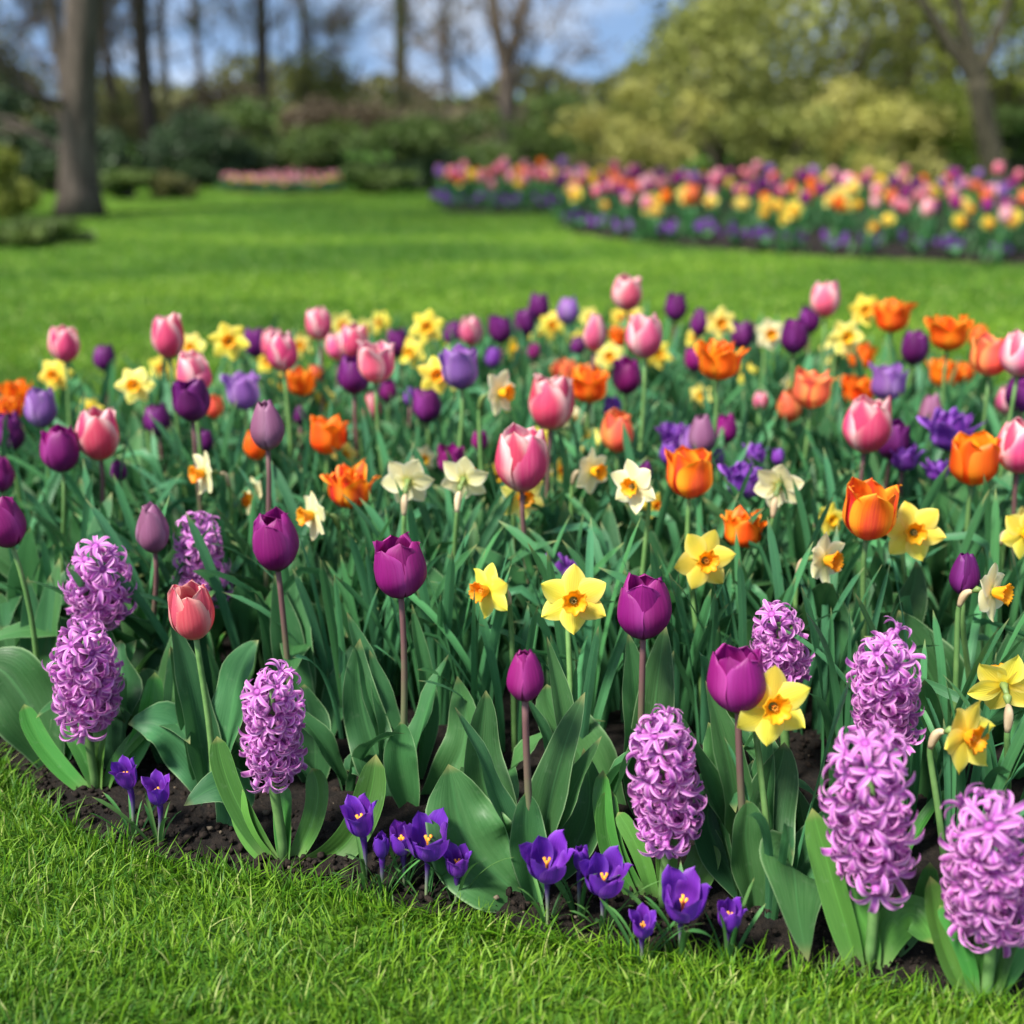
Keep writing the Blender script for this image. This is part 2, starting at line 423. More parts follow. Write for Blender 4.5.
def leaf_to(root, base, tip, w, kind='tulip', seed=1, bow=.3, dip=0.0, face=None, fold=.75, wave=.15, tdepth=0.0, apex=None):
    """one hand-laid leaf from a ground point to a tip given in picture coordinates, built as a curved blade in the plane of the plant"""
    B = Vector(base) if len(base) == 3 else at_z(base[0], base[1], 0.0)
    tb = depth(B)
    T = at_t(tip[0], tip[1], tb + tdepth)
    ppm = F / tb; wid = w / ppm
    L = (T - B).length
    if apex is not None:
        A = at_t(apex[0], apex[1], tb + tdepth * .5)
        Q = A * 2 - (B + T) * .5
        sp = bez(B, B.lerp(Q, .67), T.lerp(Q, .67), T, 18)
    else:
        up = Vector((0, 0, 1))
        sp = bez(B, B + (up * .75 + (T - B).normalized() * .4) * L * (.25 + bow * .6), T - (T - B).normalized() * L * .3 + up * L * bow * .45, T, 18)
    rg = random.Random(seed)
    sw = RT * rg.choice((-1, 1)) * L * rg.uniform(.03, .08)
    if kind == 'tulip': q_ = np.linspace(0, 1, 18); sp = sp + np.array(sw)[None] * np.sin(PI * 1.6 * q_)[:, None] * q_[:, None]
    fc = Vector(face) if face else Vector((rg.uniform(-.55, .55), -1, rg.uniform(.1, .6)))
    N = np.tile(np.array(fc.normalized()), (18, 1))
    v = np.linspace(0, 1, 18)
    wid *= .88 if kind == 'tulip' else 1; wave = wave * 1.5 if kind == 'tulip' else wave
    hw = {'tulip': w_tulip, 'hy': w_hy, 'strap': w_strap, 'crocus': w_strap}[kind](v) * wid * .5
    m = MB(); m.grid(leaf_pts(sp, N, hw, fold, wave, seed, 9, curl=-.05, freq=rg.uniform(1.4, 2.6)), rg.random())
    inv = root.matrix_basis.inverted()
    m.v = [tuple(inv @ Vector(p)) for p in m.v]
    return link('leaf', m.mesh(kind + '_leaf', LM[kind]), root)

# ------------------------------------------------------------------ tulip bloom
SH = {  # Rm belly radius, Rt top radius, W half width of petal, inner scale, tip flare
 'closed': dict(Rm=.32, Rt=.13, W=.36, inn=.88, fl=.0, by=.45),
 'cup':    dict(Rm=.38, Rt=.25, W=.42, inn=.89, fl=.0, by=.50),
 'fat':    dict(Rm=.41, Rt=.30, W=.45, inn=.89, fl=.0, by=.52),
 'open':   dict(Rm=.44, Rt=.40, W=.42, inn=.86, fl=.07, by=.46),
 'double': dict(Rm=.46, Rt=.46, W=.36, inn=.85, fl=.06, by=.45),
}
def petal_P(sh, rs, hs, az, seed, wk=1.0, lean=0.0, nu=9, nv=12, frill=.02):
    p = SH[sh]; rg = random.Random(seed)
    v = np.linspace(0.0, 1, nv); u = np.linspace(-1, 1, nu)
    Rm = p['Rm'] * rs * rg.uniform(.96, 1.04); Rt = max(.03, p['Rt'] * rs * rg.uniform(.8, 1.15) + lean)
    k = p['by']
    rr = np.where(v < k, .10 * rs + (Rm - .10 * rs) * np.sin(PI/2 * np.clip(v / k, 0, 1)) ** .72, Rm + (Rt - Rm) * np.clip((v - k) / (1 - k), 0, 1) ** 1.8)
    rr = rr + (p['fl'] * rg.uniform(.3, 1.2) + lean * .5) * sm(.72, 1, v)
    zz = (v * (.80 + .20 * v)) * hs * rg.uniform(.95, 1.02)
    s = (.28 + .72 * np.sin(PI/2 * np.clip(v / .5, 0, 1))) * np.where(v < .5, 1, np.clip(1 - ((v - .5) / .5) ** 2.4, 0, 1) ** .60)
    hw = p['W'] * wk * rs * s
    P = np.zeros((nv, nu, 3)); ph, ph2 = rg.uniform(0, 6), rg.uniform(0, 6)
    for i, uu in enumerate(u):
        rho = np.maximum(rr * .88, .12)
        a = np.clip(uu * hw / rho, -1.45, 1.45)
        x = rr - rho + rho * np.cos(a); y = rho * np.sin(a)
        x = x + .030 * rs * uu * sm(.05, .5, v) + frill * .8 * np.sin(5 * v + ph + uu * 2) * uu * uu * sm(.3, .9, v) * 2.2 + .018 * np.exp(-(uu / .16) ** 2) * sm(.1, .5, v)
        jag = (frill * .9) * np.sin(uu * 9 + ph2) * sm(.75, 1, v) * (abs(uu) > .05)
        z = zz - .02 * uu * uu * sm(.4, 1, v) * hs + jag * .35
        ca, sa = math.cos(az), math.sin(az)
        P[:, i, 0] = x * ca - y * sa; P[:, i, 1] = x * sa + y * ca; P[:, i, 2] = z
    return P
def petal_set(sh, seed):
    rg = random.Random(seed); out = []
    a0 = rg.uniform(0, 2 * PI)
    if sh == 'double':
        for w, (n, rs, hs, ln) in enumerate(((5, 1.0, .88, .05), (5, .80, .98, .0), (4, .55, .95, -.05), (3, .32, .88, -.06))):
            for i in range(n):
                out.append(dict(rs=rs, hs=hs * rg.uniform(.85, 1.05), az=a0 + w * .7 + i * 2 * PI / n + rg.uniform(-.2, .2), wk=rg.uniform(.8, 1.05), lean=ln + rg.uniform(-.06, .1), frill=.05, seed=rg.randrange(9999)))
    else:
        fr = .012 if sh == 'closed' else .028
        for w in (0, 1):
            for i in range(3):
                out.append(dict(rs=rg.uniform(.97, 1.03) if w == 0 else SH[sh]['inn'], hs=rg.uniform(.86, 1.0) if w == 0 else rg.uniform(.95, 1.03), az=a0 + w * PI / 3 + i * 2 * PI / 3 + rg.uniform(-.08, .08),
                                wk=1.0, lean=rg.uniform(-.02, .03) if sh != 'closed' else 0, frill=fr, seed=rg.randrange(9999)))
    return out
def pistil_mb(mi=0):
    m = MB(); m.tube([(0, 0, -.01), (0, 0, .02), (0, 0, .05), (0, 0, .30), (0, 0, .36)], [.035, .10, .06, .055, .075], 7, 0, mi)
    for k in range(6):
        a = k * PI / 3; m.tube([(.05*math.cos(a), .05*math.sin(a), .03), (.12*math.cos(a), .12*math.sin(a), .24), (.13*math.cos(a), .13*math.sin(a), .36)], [.01, .015, .022], 5, 0, mi + 1)
    return m
PISTIL = pistil_mb().mesh('pistil', [M['pistil'], M['anther_dk']])
_bc = {}
def bloom_mesh(col, sh, var, lod=0):
    key = (col, sh, var, lod)
    if key not in _bc:
        m = MB()
        for q in petal_set(sh, 500 + var * 37 + hash_s(sh)):
            m.grid(petal_P(sh, q['rs'], q['hs'], q['az'], q['seed'], q['wk'], q['lean'], 7 if not lod else 5, 10 if not lod else 6, q['frill']), (q['seed'] % 97) / 97 * .5)
        _bc[key] = m.mesh('bloom', TC[col])
    return _bc[key]
def hash_s(s): return sum(ord(c) * (i + 3) for i, c in enumerate(s)) % 1000
_pc = {}
def petal_mesh(col, sh, q, rk):
    key = (col, sh, rk, q['seed'])
    if key not in _pc:
        m = MB(); m.grid(petal_P(sh, q['rs'], q['hs'], q['az'], q['seed'], q['wk'], q['lean'], 11, 16, q['frill']), (q['seed'] % 97) / 97 * .45)
        _pc[key] = m.mesh('petal', TC[col])
    return _pc[key]

FLOWERS = []   # records for the labels
LOOK = {'purple': 'magenta', 'plum': 'dark purple', 'violet': 'violet', 'lilac': 'pale lilac', 'mauve': 'dusky mauve', 'pink': 'deep pink',
        'rose': 'light pink', 'coral': 'coral-pink', 'orange': 'bright orange', 'flame': 'red-orange', 'salmon': 'salmon-orange'}
SHAPE = {'closed': 'closed', 'cup': 'cup-shaped', 'fat': 'plump', 'open': 'wide-open', 'double': 'ruffled double'}

def tulip(px, py, hp, col, sh='cup', by=None, bx=None, leaves=None, nleaf=3, ref=.078, zr=(.28, .46), tilt=0.0, tilt_f=0.0, seed=None, stemc=None):
    rg = random.Random(seed if seed is not None else int(px * 7 + py * 13))
    cy = py + hp * .5           # foot of the bloom
    if by is not None:
        G = at_z(bx if bx is not None else px, by, 0.0); P = at_y(px, cy, G.y)
    else:
        t = F * ref / hp; P = at_t(px, cy, t)
        P = at_z(px, cy, min(max(P.z, zr[0]), zr[1]))
        G = Vector((P.x + rg.uniform(-.02, .02), P.y + rg.uniform(-.01, .015), 0))
        if bx is not None: G.x = at_y(bx, 512, P.y).x
    s = hp / F * depth(P) * 1.03
    root = empty('tulip', G)
    root['category'] = 'tulip'; root['group'] = 'tulips in the flower bed'
    FLOWERS.append(dict(o=root, x=px, y=py, d=P.y, look=f"{LOOK[col]} {SHAPE[sh]} tulip", short=f"{LOOK[col]} tulip"))
    loc = P - G
    ax = Vector((math.sin(tilt) + rg.uniform(-.05, .05), -math.sin(tilt_f) + rg.uniform(-.05, .05), 1)).normalized()
    pts = bez((0, 0, -.01), (loc.x * .1 + rg.uniform(-.028, .028), rg.uniform(-.01, .01), loc.z * .4), tuple(loc - ax * loc.z * .3), tuple(loc + ax * .002), 9)
    m = MB(); m.tube(pts, list(np.linspace(.0050, .0037, 9) * (1 + (hp > 50) * .05)), 8, rg.random())
    link('stem', m.mesh('stem', M[stemc or ('stem_dark' if col in ('purple', 'plum', 'mauve', 'violet', 'pink', 'rose') and (rg.random() < .35 or (hp > 50 and by)) else 'stem_green')]), root)
    rot = ax.to_track_quat('Z', 'Y').to_matrix().to_4x4() @ Matrix.Rotation(rg.uniform(0, 6.28), 4, 'Z')
    mt = Matrix.Translation(loc) @ rot @ Matrix.Diagonal((s, s, s, 1))
    if hp >= 34:
        b = link('bloom', PISTIL, root, mt)
        ps = petal_set(sh, 900 + (int(px * 3 + py) % 23))
        for q in ps: link('petal', petal_mesh(col, sh, q, 0), b)
    else:
        link('bloom', bloom_mesh(col, sh, rg.randrange(5)), root, mt)
    if leaves:
        for i, lf in enumerate(leaves):
            kw = lf[5] if len(lf) > 5 else {}
            leaf_to(root, lf[0:2], lf[2:4], lf[4], seed=int(px) + i * 7, **kw)
    if nleaf:
        a0 = rg.uniform(0, 6.28)
        for i in range(nleaf):
            az = rg.uniform(.3, 2.84) if leaves else a0 + i * 2 * PI / nleaf + rg.uniform(-.5, .5)
            add_leaf(root, 'tulip', rg, rg.uniform(.22, .30) if leaves else rg.uniform(.20, .31), az, idx=rg.choice((2, 5, 8, 11, 14, 17)) if leaves else None)
    return root

# ------------------------------------------------------------------ daffodil
def tepal_P(az, seed, nu=7, nv=10, rf=.0):
    rg = random.Random(seed); v = np.linspace(0, 1, nv); u = np.linspace(-1, 1, nu)
    L = rg.uniform(.93, 1.03); hw = .37 * rg.uniform(.92, 1.08) * (.45 + .55 * np.sin(PI/2 * np.clip(v / .42, 0, 1))) * np.where(v < .42, 1, np.clip(1 - ((v - .42) / .58) ** 1.7, 0, 1) ** .86)
    r = .10 + .90 * v * L; tw = rg.uniform(-.35, .35); bend = rg.uniform(-.10, .12) + rf
    P = np.zeros((nv, nu, 3)); ph = rg.uniform(0, 6)
    for i, uu in enumerate(u):
        y = uu * hw; z = bend * v * v + .05 * np.sin(3.2 * v + ph + uu) * abs(uu) + tw * v * y - .10 * uu * uu * hw + .03 * math.exp(-(uu / .2) ** 2) * v
        ca, sa = math.cos(az), math.sin(az)
        P[:, i, 0] = r * ca - y * sa; P[:, i, 1] = r * sa + y * ca; P[:, i, 2] = z
    return P
_dc = {}
def daf_meshes(col, cup, var):
    k = (col, cup, var)
    if k in _dc: return _dc[k]
    rg = random.Random(var * 11 + 5); m = MB()
    rf = rg.uniform(-.08, .12)
    for w in (0, 1):
        for i in range(3):
            G = tepal_P(i * 2 * PI / 3 + w * PI / 3 + rg.uniform(-.08, .08), rg.randrange(9999), rf=rf)
            G[:, :, 2] += w * -.025; m.grid(G, rg.random() * .3)
    fl = m.mesh('tepals', M[col])
    # trumpet: frilled lathe, inside and outside skins
    m = MB(); n = 37; prof = [(.13, .02), (.17, .10), (.20, .24), (.235, .38), (.275, .47), (.315, .51)]
    inner = [(.29, .505), (.245, .455), (.20, .37), (.165, .24), (.13, .12), (.07, .05), (.0, .04)]
    pr = prof + inner; P = np.zeros((len(pr), n, 3)); ph = rg.uniform(0, 6)
    for j, (r, z) in enumerate(pr):
        for i in range(n):
            a = 2 * PI * i / (n - 1); rim = sm(.30, .50, z)
            rr = r * (1 + rim * (.10 * math.sin(9 * a + ph) + .07 * math.sin(6 * a + 1.3) + .04 * math.sin(18 * a)))
            P[j, i] = (rr * math.cos(a), rr * math.sin(a), z + rim * .035 * math.sin(18 * a + ph))
    m.grid(P, .2)
    for k2 in range(6):
        a = k2 * PI / 3; m.tube([(.02*math.cos(a), .02*math.sin(a), .05), (.055*math.cos(a), .055*math.sin(a), .24), (.05*math.cos(a), .05*math.sin(a), .33)], [.012, .016, .02], 5, .5, 1)
    tr = m.mesh('trumpet', [M[cup], M['anther_dk'] if var % 2 else M['anther']])
    _dc[k] = (fl, tr); return _dc[k]
DLOOK = {'yellow': 'yellow', 'cream': 'cream-white', 'lemon': 'lemon-yellow'}
def daffodil(px, py, dp, col='yellow', cup='orange', yaw=0, pit=5, by=None, bx=None, nleaf=5, ref=.080, zr=(.26, .44), roll=None, seed=None, trump=1.0):
    """yaw: degrees to the picture's right (0 faces the camera, 180 faces away)"""
    rg = random.Random(seed if seed is not None else int(px * 5 + py * 17))
    if by is not None:
        G = at_z(bx if bx is not None else px, by, 0.0); P = at_y(px, py, G.y)
    else:
        P = at_t(px, py, F * ref / dp); P = at_z(px, py, min(max(P.z, zr[0]), zr[1]))
        G = None
    y, p = R(yaw), R(pit)
    a = Vector((math.sin(y) * math.cos(p), -math.cos(y) * math.cos(p), math.sin(p)))
    s = dp / F * depth(P) * .54
    neck = P - a * s * .42
    if G is None: G = Vector((neck.x + rg.uniform(-.02, .02) - a.x * .015, neck.y - a.y * .01, 0))
    root = empty('daffodil', G); root['category'] = 'daffodil'; root['group'] = 'daffodils in the flower bed'
    w = 'facing the camera' if abs(yaw) < 38 else ('seen from behind' if abs(yaw) > 130 else ('turned left' if yaw < 0 else 'turned right'))
    FLOWERS.append(dict(o=root, x=px, y=py, d=P.y, look=f"{DLOOK[col]} daffodil {w}", short=f"{DLOOK[col]} daffodil"))
    q = a.to_track_quat('Z', 'Y').to_matrix().to_4x4() @ Matrix.Rotation(roll if roll is not None else rg.uniform(0, 6.28), 4, 'Z')
    fl, tr = daf_meshes('daf_' + col, 'cup_' + cup, rg.randrange(6))
    f = link('flower', fl, root, Matrix.Translation(P - G) @ q @ Matrix.Diagonal((s, s, s, 1)))
    link('trumpet', tr, f, Matrix.Diagonal((1.08, 1.08, trump * (.72 if abs(yaw) < 40 else 1), 1)))
    # tube and ovary behind the tepals, papery sheath, stem
    m = MB(); N0 = neck - G; A = a * s
    m.tube([P - G + A * .06, P - G - A * .18, N0], [s * .15, s * .075, s * .07], 8, .3, 0)
    back = N0 - A * .26 - Vector((0, 0, s * .10))
    m.tube([N0 + A * .02, N0 - A * .10, back], [s * .07, s * .12, s * .05], 8, .3, 0)
    link('ovary', m.mesh('ovary', M['ovary']), root)
    hx = max(abs(a.x), abs(a.y), .4)
    top = back + Vector((-a.x * s * .25, -a.y * s * .25, -s * .10)); low = top + Vector((-a.x * s * .22, -a.y * s * .18, -s * .85))
    pts = bez((0, 0, -.01), (low.x * .3, low.y * .3, low.z * .6), tuple(low), tuple(low.lerp(top, .35)), 9)
    bend = bez(tuple(low.lerp(top, .35)), tuple(low.lerp(top, .8)), tuple(top + Vector((0, 0, s * .04))), tuple(back), 8)
    m = MB(); m.tube(list(pts) + list(bend[1:5]), list(np.linspace(.0045, .0033, 13)), 7, rg.random())
    link('stem', m.mesh('stem', M['stem_green']), root)
    m = MB(); m.tube([Vector(b) for b in bend], [.0036, .0045, .0054, .0058, .0056, .005, .004, .002], 7, rg.random())
    sp = [Vector(bend[3]) + Vector((rg.uniform(-1, 1) * .002, 0, .001)) * k for k in range(3)]
    link('spathe', m.mesh('spathe', M['papery'] if rg.random() < .75 or dp > 50 else M['ovary']), root)
    for i in range(nleaf):
        add_leaf(root, 'strap', rg, rg.uniform(.24, .36), rg.uniform(0, 6.28), .02)
    return root

# ------------------------------------------------------------------ hyacinth
def floret_mesh(var):
    rg = random.Random(var + 70); m = MB()
    m.tube([(0, 0, 0), (0, 0, .30), (0, 0, .62), (0, 0, .75)], [.10, .15, .13, .17], 7, rg.random() * .3)
    for i in range(6):
        az = i * PI / 3 + rg.uniform(-.12, .12); nv, nu = 9, 5
        v = np.linspace(0, 1, nv); u = np.linspace(-1, 1, nu)
        cur = rg.uniform(1.6, 3.0); e = R(60) - cur * v ** 1.1
        L = rg.uniform(.85, 1.05)
        r = .13 + np.concatenate([[0], np.cumsum(np.cos((e[1:] + e[:-1]) / 2)) / (nv - 1)]) * L
        z = .68 + np.concatenate([[0], np.cumsum(np.sin((e[1:] + e[:-1]) / 2)) / (nv - 1)]) * L
        hw = .125 * (.75 + .25 * np.sin(PI * v)) * np.clip(1 - np.clip((v - .6) / .4, 0, 1) ** 2.2, 0, 1) ** .6
        tw = rg.uniform(-.5, .5)
        P = np.zeros((nv, nu, 3))
        for k, uu in enumerate(u):
            y = uu * hw + tw * .15 * v * v; zz = z + .5 * hw * uu * uu * 1.0
            P[:, k, 0] = r * math.cos(az) - y * math.sin(az); P[:, k, 1] = r * math.sin(az) + y * math.cos(az); P[:, k, 2] = zz
        m.grid(P, rg.random() * .35)
    return m.mesh('floret', M['hyacinth'])
FLORET = [floret_mesh(i) for i in range(7)]
def hyacinth(x, yt, yb, w, bx, by, label, leaves=(), nleaf=0, tilt=0.0, n=None, seed=0):
    rg = random.Random(seed + int(x)); G = at_z(bx, by, 0)
    top = at_y(x + tilt, yt, G.y); bot = at_y(x, yb - .10 * (yb - yt), G.y)
    root = empty('hyacinth', G); tag(root, label, 'hyacinth', 'hyacinths along the front of the bed')
    FLOWERS.append(dict(o=root, x=x, y=(yt + yb) / 2, d=G.y, look=None, short='pinkish-lilac hyacinth'))
    wid = w * .93 / F * depth(bot); Rr = wid / 2
    T, B = top - G, bot - G
    ax = (T - B).normalized(); Ls = (T - B).length
    m = MB(); m.tube(bez((0, 0, -.01), (0, 0, B.z * .5), tuple(B - ax * B.z * .3), tuple(B), 6), .0065, 8, .4)
    link('stem', m.mesh('stem', M['stem_green']), root)
    m = MB(); m.tube([B - ax * .003, B.lerp(T, .5), T - ax * Rr * .5], [.006, .0055, .003], 8, .4)
    spk = link('flower_spike', m.mesh('flower_spike', M['stem_green']), root)
    fs = Rr * .76; n = n or int(16 + Ls / fs * 8.6)
    for i in range(n):
        q = (i + .5) / n; az = i * 2.39996 + rg.uniform(-.25, .25)
        el = R(-40 + 32 * q) + max(0, q - .8) / .2 * R(66) + R(rg.uniform(-12, 12))
        rad = (1.06 - .12 * q) if q < .8 else .96 - .16 * (q - .8) / .2
        d = Vector((math.cos(az) * math.cos(el), math.sin(az) * math.cos(el), math.sin(el)))
        c = B + ax * (Ls - Rr * .45) * (.04 + .96 * q)
        pos = c + d * Rr * (.12 * rad * rg.uniform(.2, 1.6) + (rg.uniform(.05, .28) if rg.random() < .25 else 0))
        k = fs * rad * rg.uniform(.82, 1.12) * (1.1 - .12 * q)
        mt = Matrix.Translation(pos) @ d.to_track_quat('Z', 'Y').to_matrix().to_4x4() @ Matrix.Rotation(rg.uniform(0, 6.28), 4, 'Z') @ Matrix.Diagonal((k, k, k, 1))
        link('floret', FLORET[rg.randrange(7)], spk, mt)
    for i, lf in enumerate(leaves):
        kw = dict(kind='hy', wave=.03, fold=.55); kw.update(lf[5] if len(lf) > 5 else {})
        leaf_to(root, lf[0:2], lf[2:4], lf[4], seed=int(x) + i * 3, **kw)
    for i in range(nleaf):
        add_leaf(root, 'hy', rg, rg.uniform(.13, .19), rg.uniform(0, 6.28), .012)
    return root

# ------------------------------------------------------------------ crocus
SH['croc'] = dict(Rm=.33, Rt=.36, W=.30, inn=.90, fl=.04, by=.55)
SH['crocbud'] = dict(Rm=.27, Rt=.14, W=.26, inn=.88, fl=.0, by=.5)
SH['crocopen'] = dict(Rm=.44, Rt=.56, W=.36, inn=.86, fl=.08, by=.6)
def croc_petals(sh, var):
    rg = random.Random(var * 3 + 1); out = []
    a0 = rg.uniform(0, 2)
    for w in (0, 1):
        for i in range(3):
            m = MB(); m.grid(petal_P(sh, 1 if not w else SH[sh]['inn'], rg.uniform(.93, 1.02), a0 + w * PI / 3 + i * 2 * PI / 3 + rg.uniform(-.12, .12), rg.randrange(9999), 1, rg.uniform(-.05, .08), 9, 12, .012), rg.random() * .4)
            out.append(m.mesh('petal', M['crocus']))
    return out
CROC = {(s, k): croc_petals(s, k) for s in ('croc', 'crocbud', 'crocopen') for k in range(2)}
mm = MB()
for k in range(3):
    a = k * 2.1; mm.tube([(0, 0, .1), (.03*math.cos(a), .03*math.sin(a), .45), (.07*math.cos(a), .07*math.sin(a), .60)], [.015, .02, .038], 6)
STIG = mm.mesh('stigma', M['anther'])
t_ = NT('crocus_tube'); TUBE = t_.finish(t_.mix(t_.rng(t_.uv()[1], .2, .9), (.20, .28, .12, 1), srgb('#4a1a78')), .5, .4, .1)
def crocus(px, py, hp, sh, by, label, tilt=0.0, nleaf=4, pit=0):
    rg = random.Random(int(px * 3 + py)); G = at_z(px - tilt * 12, by, 0); P = at_y(px, py + hp * .42, G.y)
    s = hp / F * depth(P) * 1.0; root = empty('crocus', G)
    tag(root, label, 'crocus', 'crocuses along the edge of the bed')
    FLOWERS.append(dict(o=root, x=px, y=py, d=G.y, look=None, short='violet crocus'))
    loc = P - G; ax = Vector((tilt * .35, -.16 - pit * .01, 1)).normalized()
    m = MB(); m.tube(bez((0, 0, -.008), (0, 0, loc.z * .4), tuple(loc - ax * loc.z * .4), tuple(loc + ax * s * .06), 8), [.0024, .0022, .0021, .0022, .0025, .003, .004, s * .10], 7)
    link('flower_tube', m.mesh('flower_tube', TUBE), root)
    mt = Matrix.Translation(loc) @ ax.to_track_quat('Z', 'Y').to_matrix().to_4x4() @ Matrix.Rotation(rg.uniform(0, 6.28), 4, 'Z') @ Matrix.Diagonal((s, s, s, 1))
    b = link('bloom', STIG, root, mt)
    for me in CROC[(sh, rg.randrange(2))]: link('petal', me, b)
    for i in range(nleaf + 3): add_leaf(root, 'crocus', rg, rg.uniform(.06, .12), rg.uniform(0, 6.28), .004)
    return root

# ================================================================== GROUND
random.seed(4); rng = np.random.default_rng(7)
edge_px = [(-420, 640), (-260, 665), (-120, 700), (-50, 728), (0, 762), (45, 812), (110, 846), (180, 868), (280, 884), (370, 902), (450, 922), (560, 942), (650, 957), (750, 965), (850, 983), (950, 1000), (1024, 1012), (1110, 1020), (1250, 1030)]
edge = [at_z(x, y, 0) for x, y in edge_px]
EX = np.array([p.x for p in edge]); EY = np.array([p.y for p in edge])
EX = np.concatenate([[-4.2, -2.6], EX[1:], [1.6, 4.2]]); EY = np.concatenate([[2.9, 2.6], EY[1:], [.98, .9]])
def front_y(x): return np.interp(x, EX, EY)
BX = np.array([-4.2, -1.8, -1.35, -.9, -.45, 0, .5, 1.0, 1.5, 2.0, 4.2]); BY = np.array([3.0, 2.95, 3.05, 3.4, 3.62, 3.78, 3.85, 3.8, 3.72, 3.6, 3.4])
def back_y(x): return np.interp(x, BX, BY)

t = NT('soil'); o = t.obj()
n1 = t.noise(o, 60, 6, .7); n2 = t.noise(o, 9, 4, .6); n3 = t.noise(o, 260, 3, .6)
col = t.mix(t.rng(n1, .3, .75), (.0045, .0033, .0027, 1), (.021, .015, .0108, 1)); col = t.mix(t.rng(n3, .6, .75, 0, .5), col, (.075, .052, .036, 1))
M['soil'] = t.finish(col, .9, .25, normal=t.bump(t.math('ADD', n1, t.math('MULTIPLY', n3, .4)), 1.0, .012))
nx, ny = 240, 120
xs = np.linspace(-4.1, 4.1, nx); V = []
gx = np.linspace(-1, 1, nx); xs = np.sign(gx) * (abs(gx) ** 1.6) * 4.1
for j in range(ny):
    q = (j / (ny - 1)) ** 1.5
    y = front_y(xs) * (1 - q) + back_y(xs) * q
    side = np.minimum(q / .06, (1 - q) / .03).clip(0, 1)
    z = .004 + side * (.018 + .010 * np.sin(xs * 7 + y * 5) * np.sin(y * 9) + .006 * rng.random(nx) + .005 * np.sin(xs * 63 + 9 * np.sin(y * 41)) * np.sin(y * 57 + 4 * np.sin(xs * 30)))
    z = np.where(side < .01, -.01, z)
    V.append(np.stack([xs, y, z], 1))
V = np.concatenate(V); I = np.arange(nx * ny).reshape(ny, nx)
Q = np.stack([I[:-1, :-1], I[:-1, 1:], I[1:, 1:], I[1:, :-1]], -1).reshape(-1, 4)
tag(link('soil', np_mesh('soil', V, Q, M['soil'])), kind='structure')

# crumbs of earth
ico = bpy.data.meshes.new('tmp'); import bmesh
bm = bmesh.new(); bmesh.ops.create_icosphere(bm, subdivisions=1, radius=1); bm.verts.ensure_lookup_table()
iv = np.array([v.co[:] for v in bm.verts]); ifc = np.array([[v.index for v in f.verts] for f in bm.faces]); bm.free()
def crumbs(n, smin, smax, mat, name, near, seed, zoff=.012):
    r = np.random.default_rng(seed); x = r.uniform(-1.15, 1.15, n); q = r.random(n) ** near * .30
    y = front_y(x) + .012 + q * 2.4; s = smin + (smax - smin) * r.random(n) ** 3
    VV, FF = [], []
    for k in range(n):
        d = iv * (1 + r.uniform(-.5, .5, (len(iv), 1))) * s[k] * r.uniform(.6, 1.2, 3)
        a = r.uniform(0, 6.28); ca, sa = math.cos(a), math.sin(a)
        d = np.stack([d[:, 0] * ca - d[:, 1] * sa, d[:, 0] * sa + d[:, 1] * ca, d[:, 2]], 1)
        VV.append(d + [x[k], y[k], zoff + s[k] * .4 + min(q[k], .02) * .2]); FF.append(ifc + k * len(iv))
    rn = np.repeat(r.random(n), len(iv))
    return tag(link(name, np_mesh(name, np.concatenate(VV), np.concatenate(FF), mat, rn, smooth=False)), kind='stuff')
M['crumb'] = mat_plain('soil_crumb', (.006, .0045, .0035, 1), (.026, .018, .013, 1), 220, .92, spec=.2)
M['chip'] = mat_plain('pale_crumb', (.06, .045, .03, 1), (.15, .12, .085, 1), 220, .9, spec=.2)
tag(crumbs(13000, .001, .0065, M['crumb'], 'soil_crumbs', 1.3, 3), 'dark crumbs of damp earth scattered over the bed', 'soil')
tag(crumbs(330, .0012, .0055, M['chip'], 'pale_grit', 1.2, 4, .016), 'pale grit and bark bits on the dark soil', 'grit')

# lawn sheet with a hole for the bed is not needed: the soil lies above it
t = NT('lawn'); o = t.new("NewGeometry").outputs['Position']
n1 = t.noise(o, 1.1, 3, .5, mp=(.35, 1, 1)); n2 = t.noise(o, 90, 3, .6)
col = t.mix(t.rng(n1, .35, .65), (.036, .110, .008, 1), (.080, .170, .010, 1)); col = t.mix(t.rng(n2, .3, .8, 0, .55), col, (.035, .085, .012, 1))
M['lawn'] = t.finish(col, .85, .2, normal=t.bump(n2, .8, .01))
V = []; ys = [-40, -5, 0.2, .8, 1.4, 2, 2.6, 3.2, 3.8, 4.5, 6, 9, 14, 30, 80, 300, 900]; xs = [-900, -200, -40, -10, -5, -2, 0, 2, 5, 10, 40, 200, 900]
V = np.array([(x, y, 0) for y in ys for x in xs], float); I = np.arange(len(V)).reshape(len(ys), len(xs))
Q = np.stack([I[:-1, :-1], I[:-1, 1:], I[1:, 1:], I[1:, :-1]], -1).reshape(-1, 4)
tag(link('lawn', np_mesh('lawn', V, Q, M['lawn'])), kind='structure')

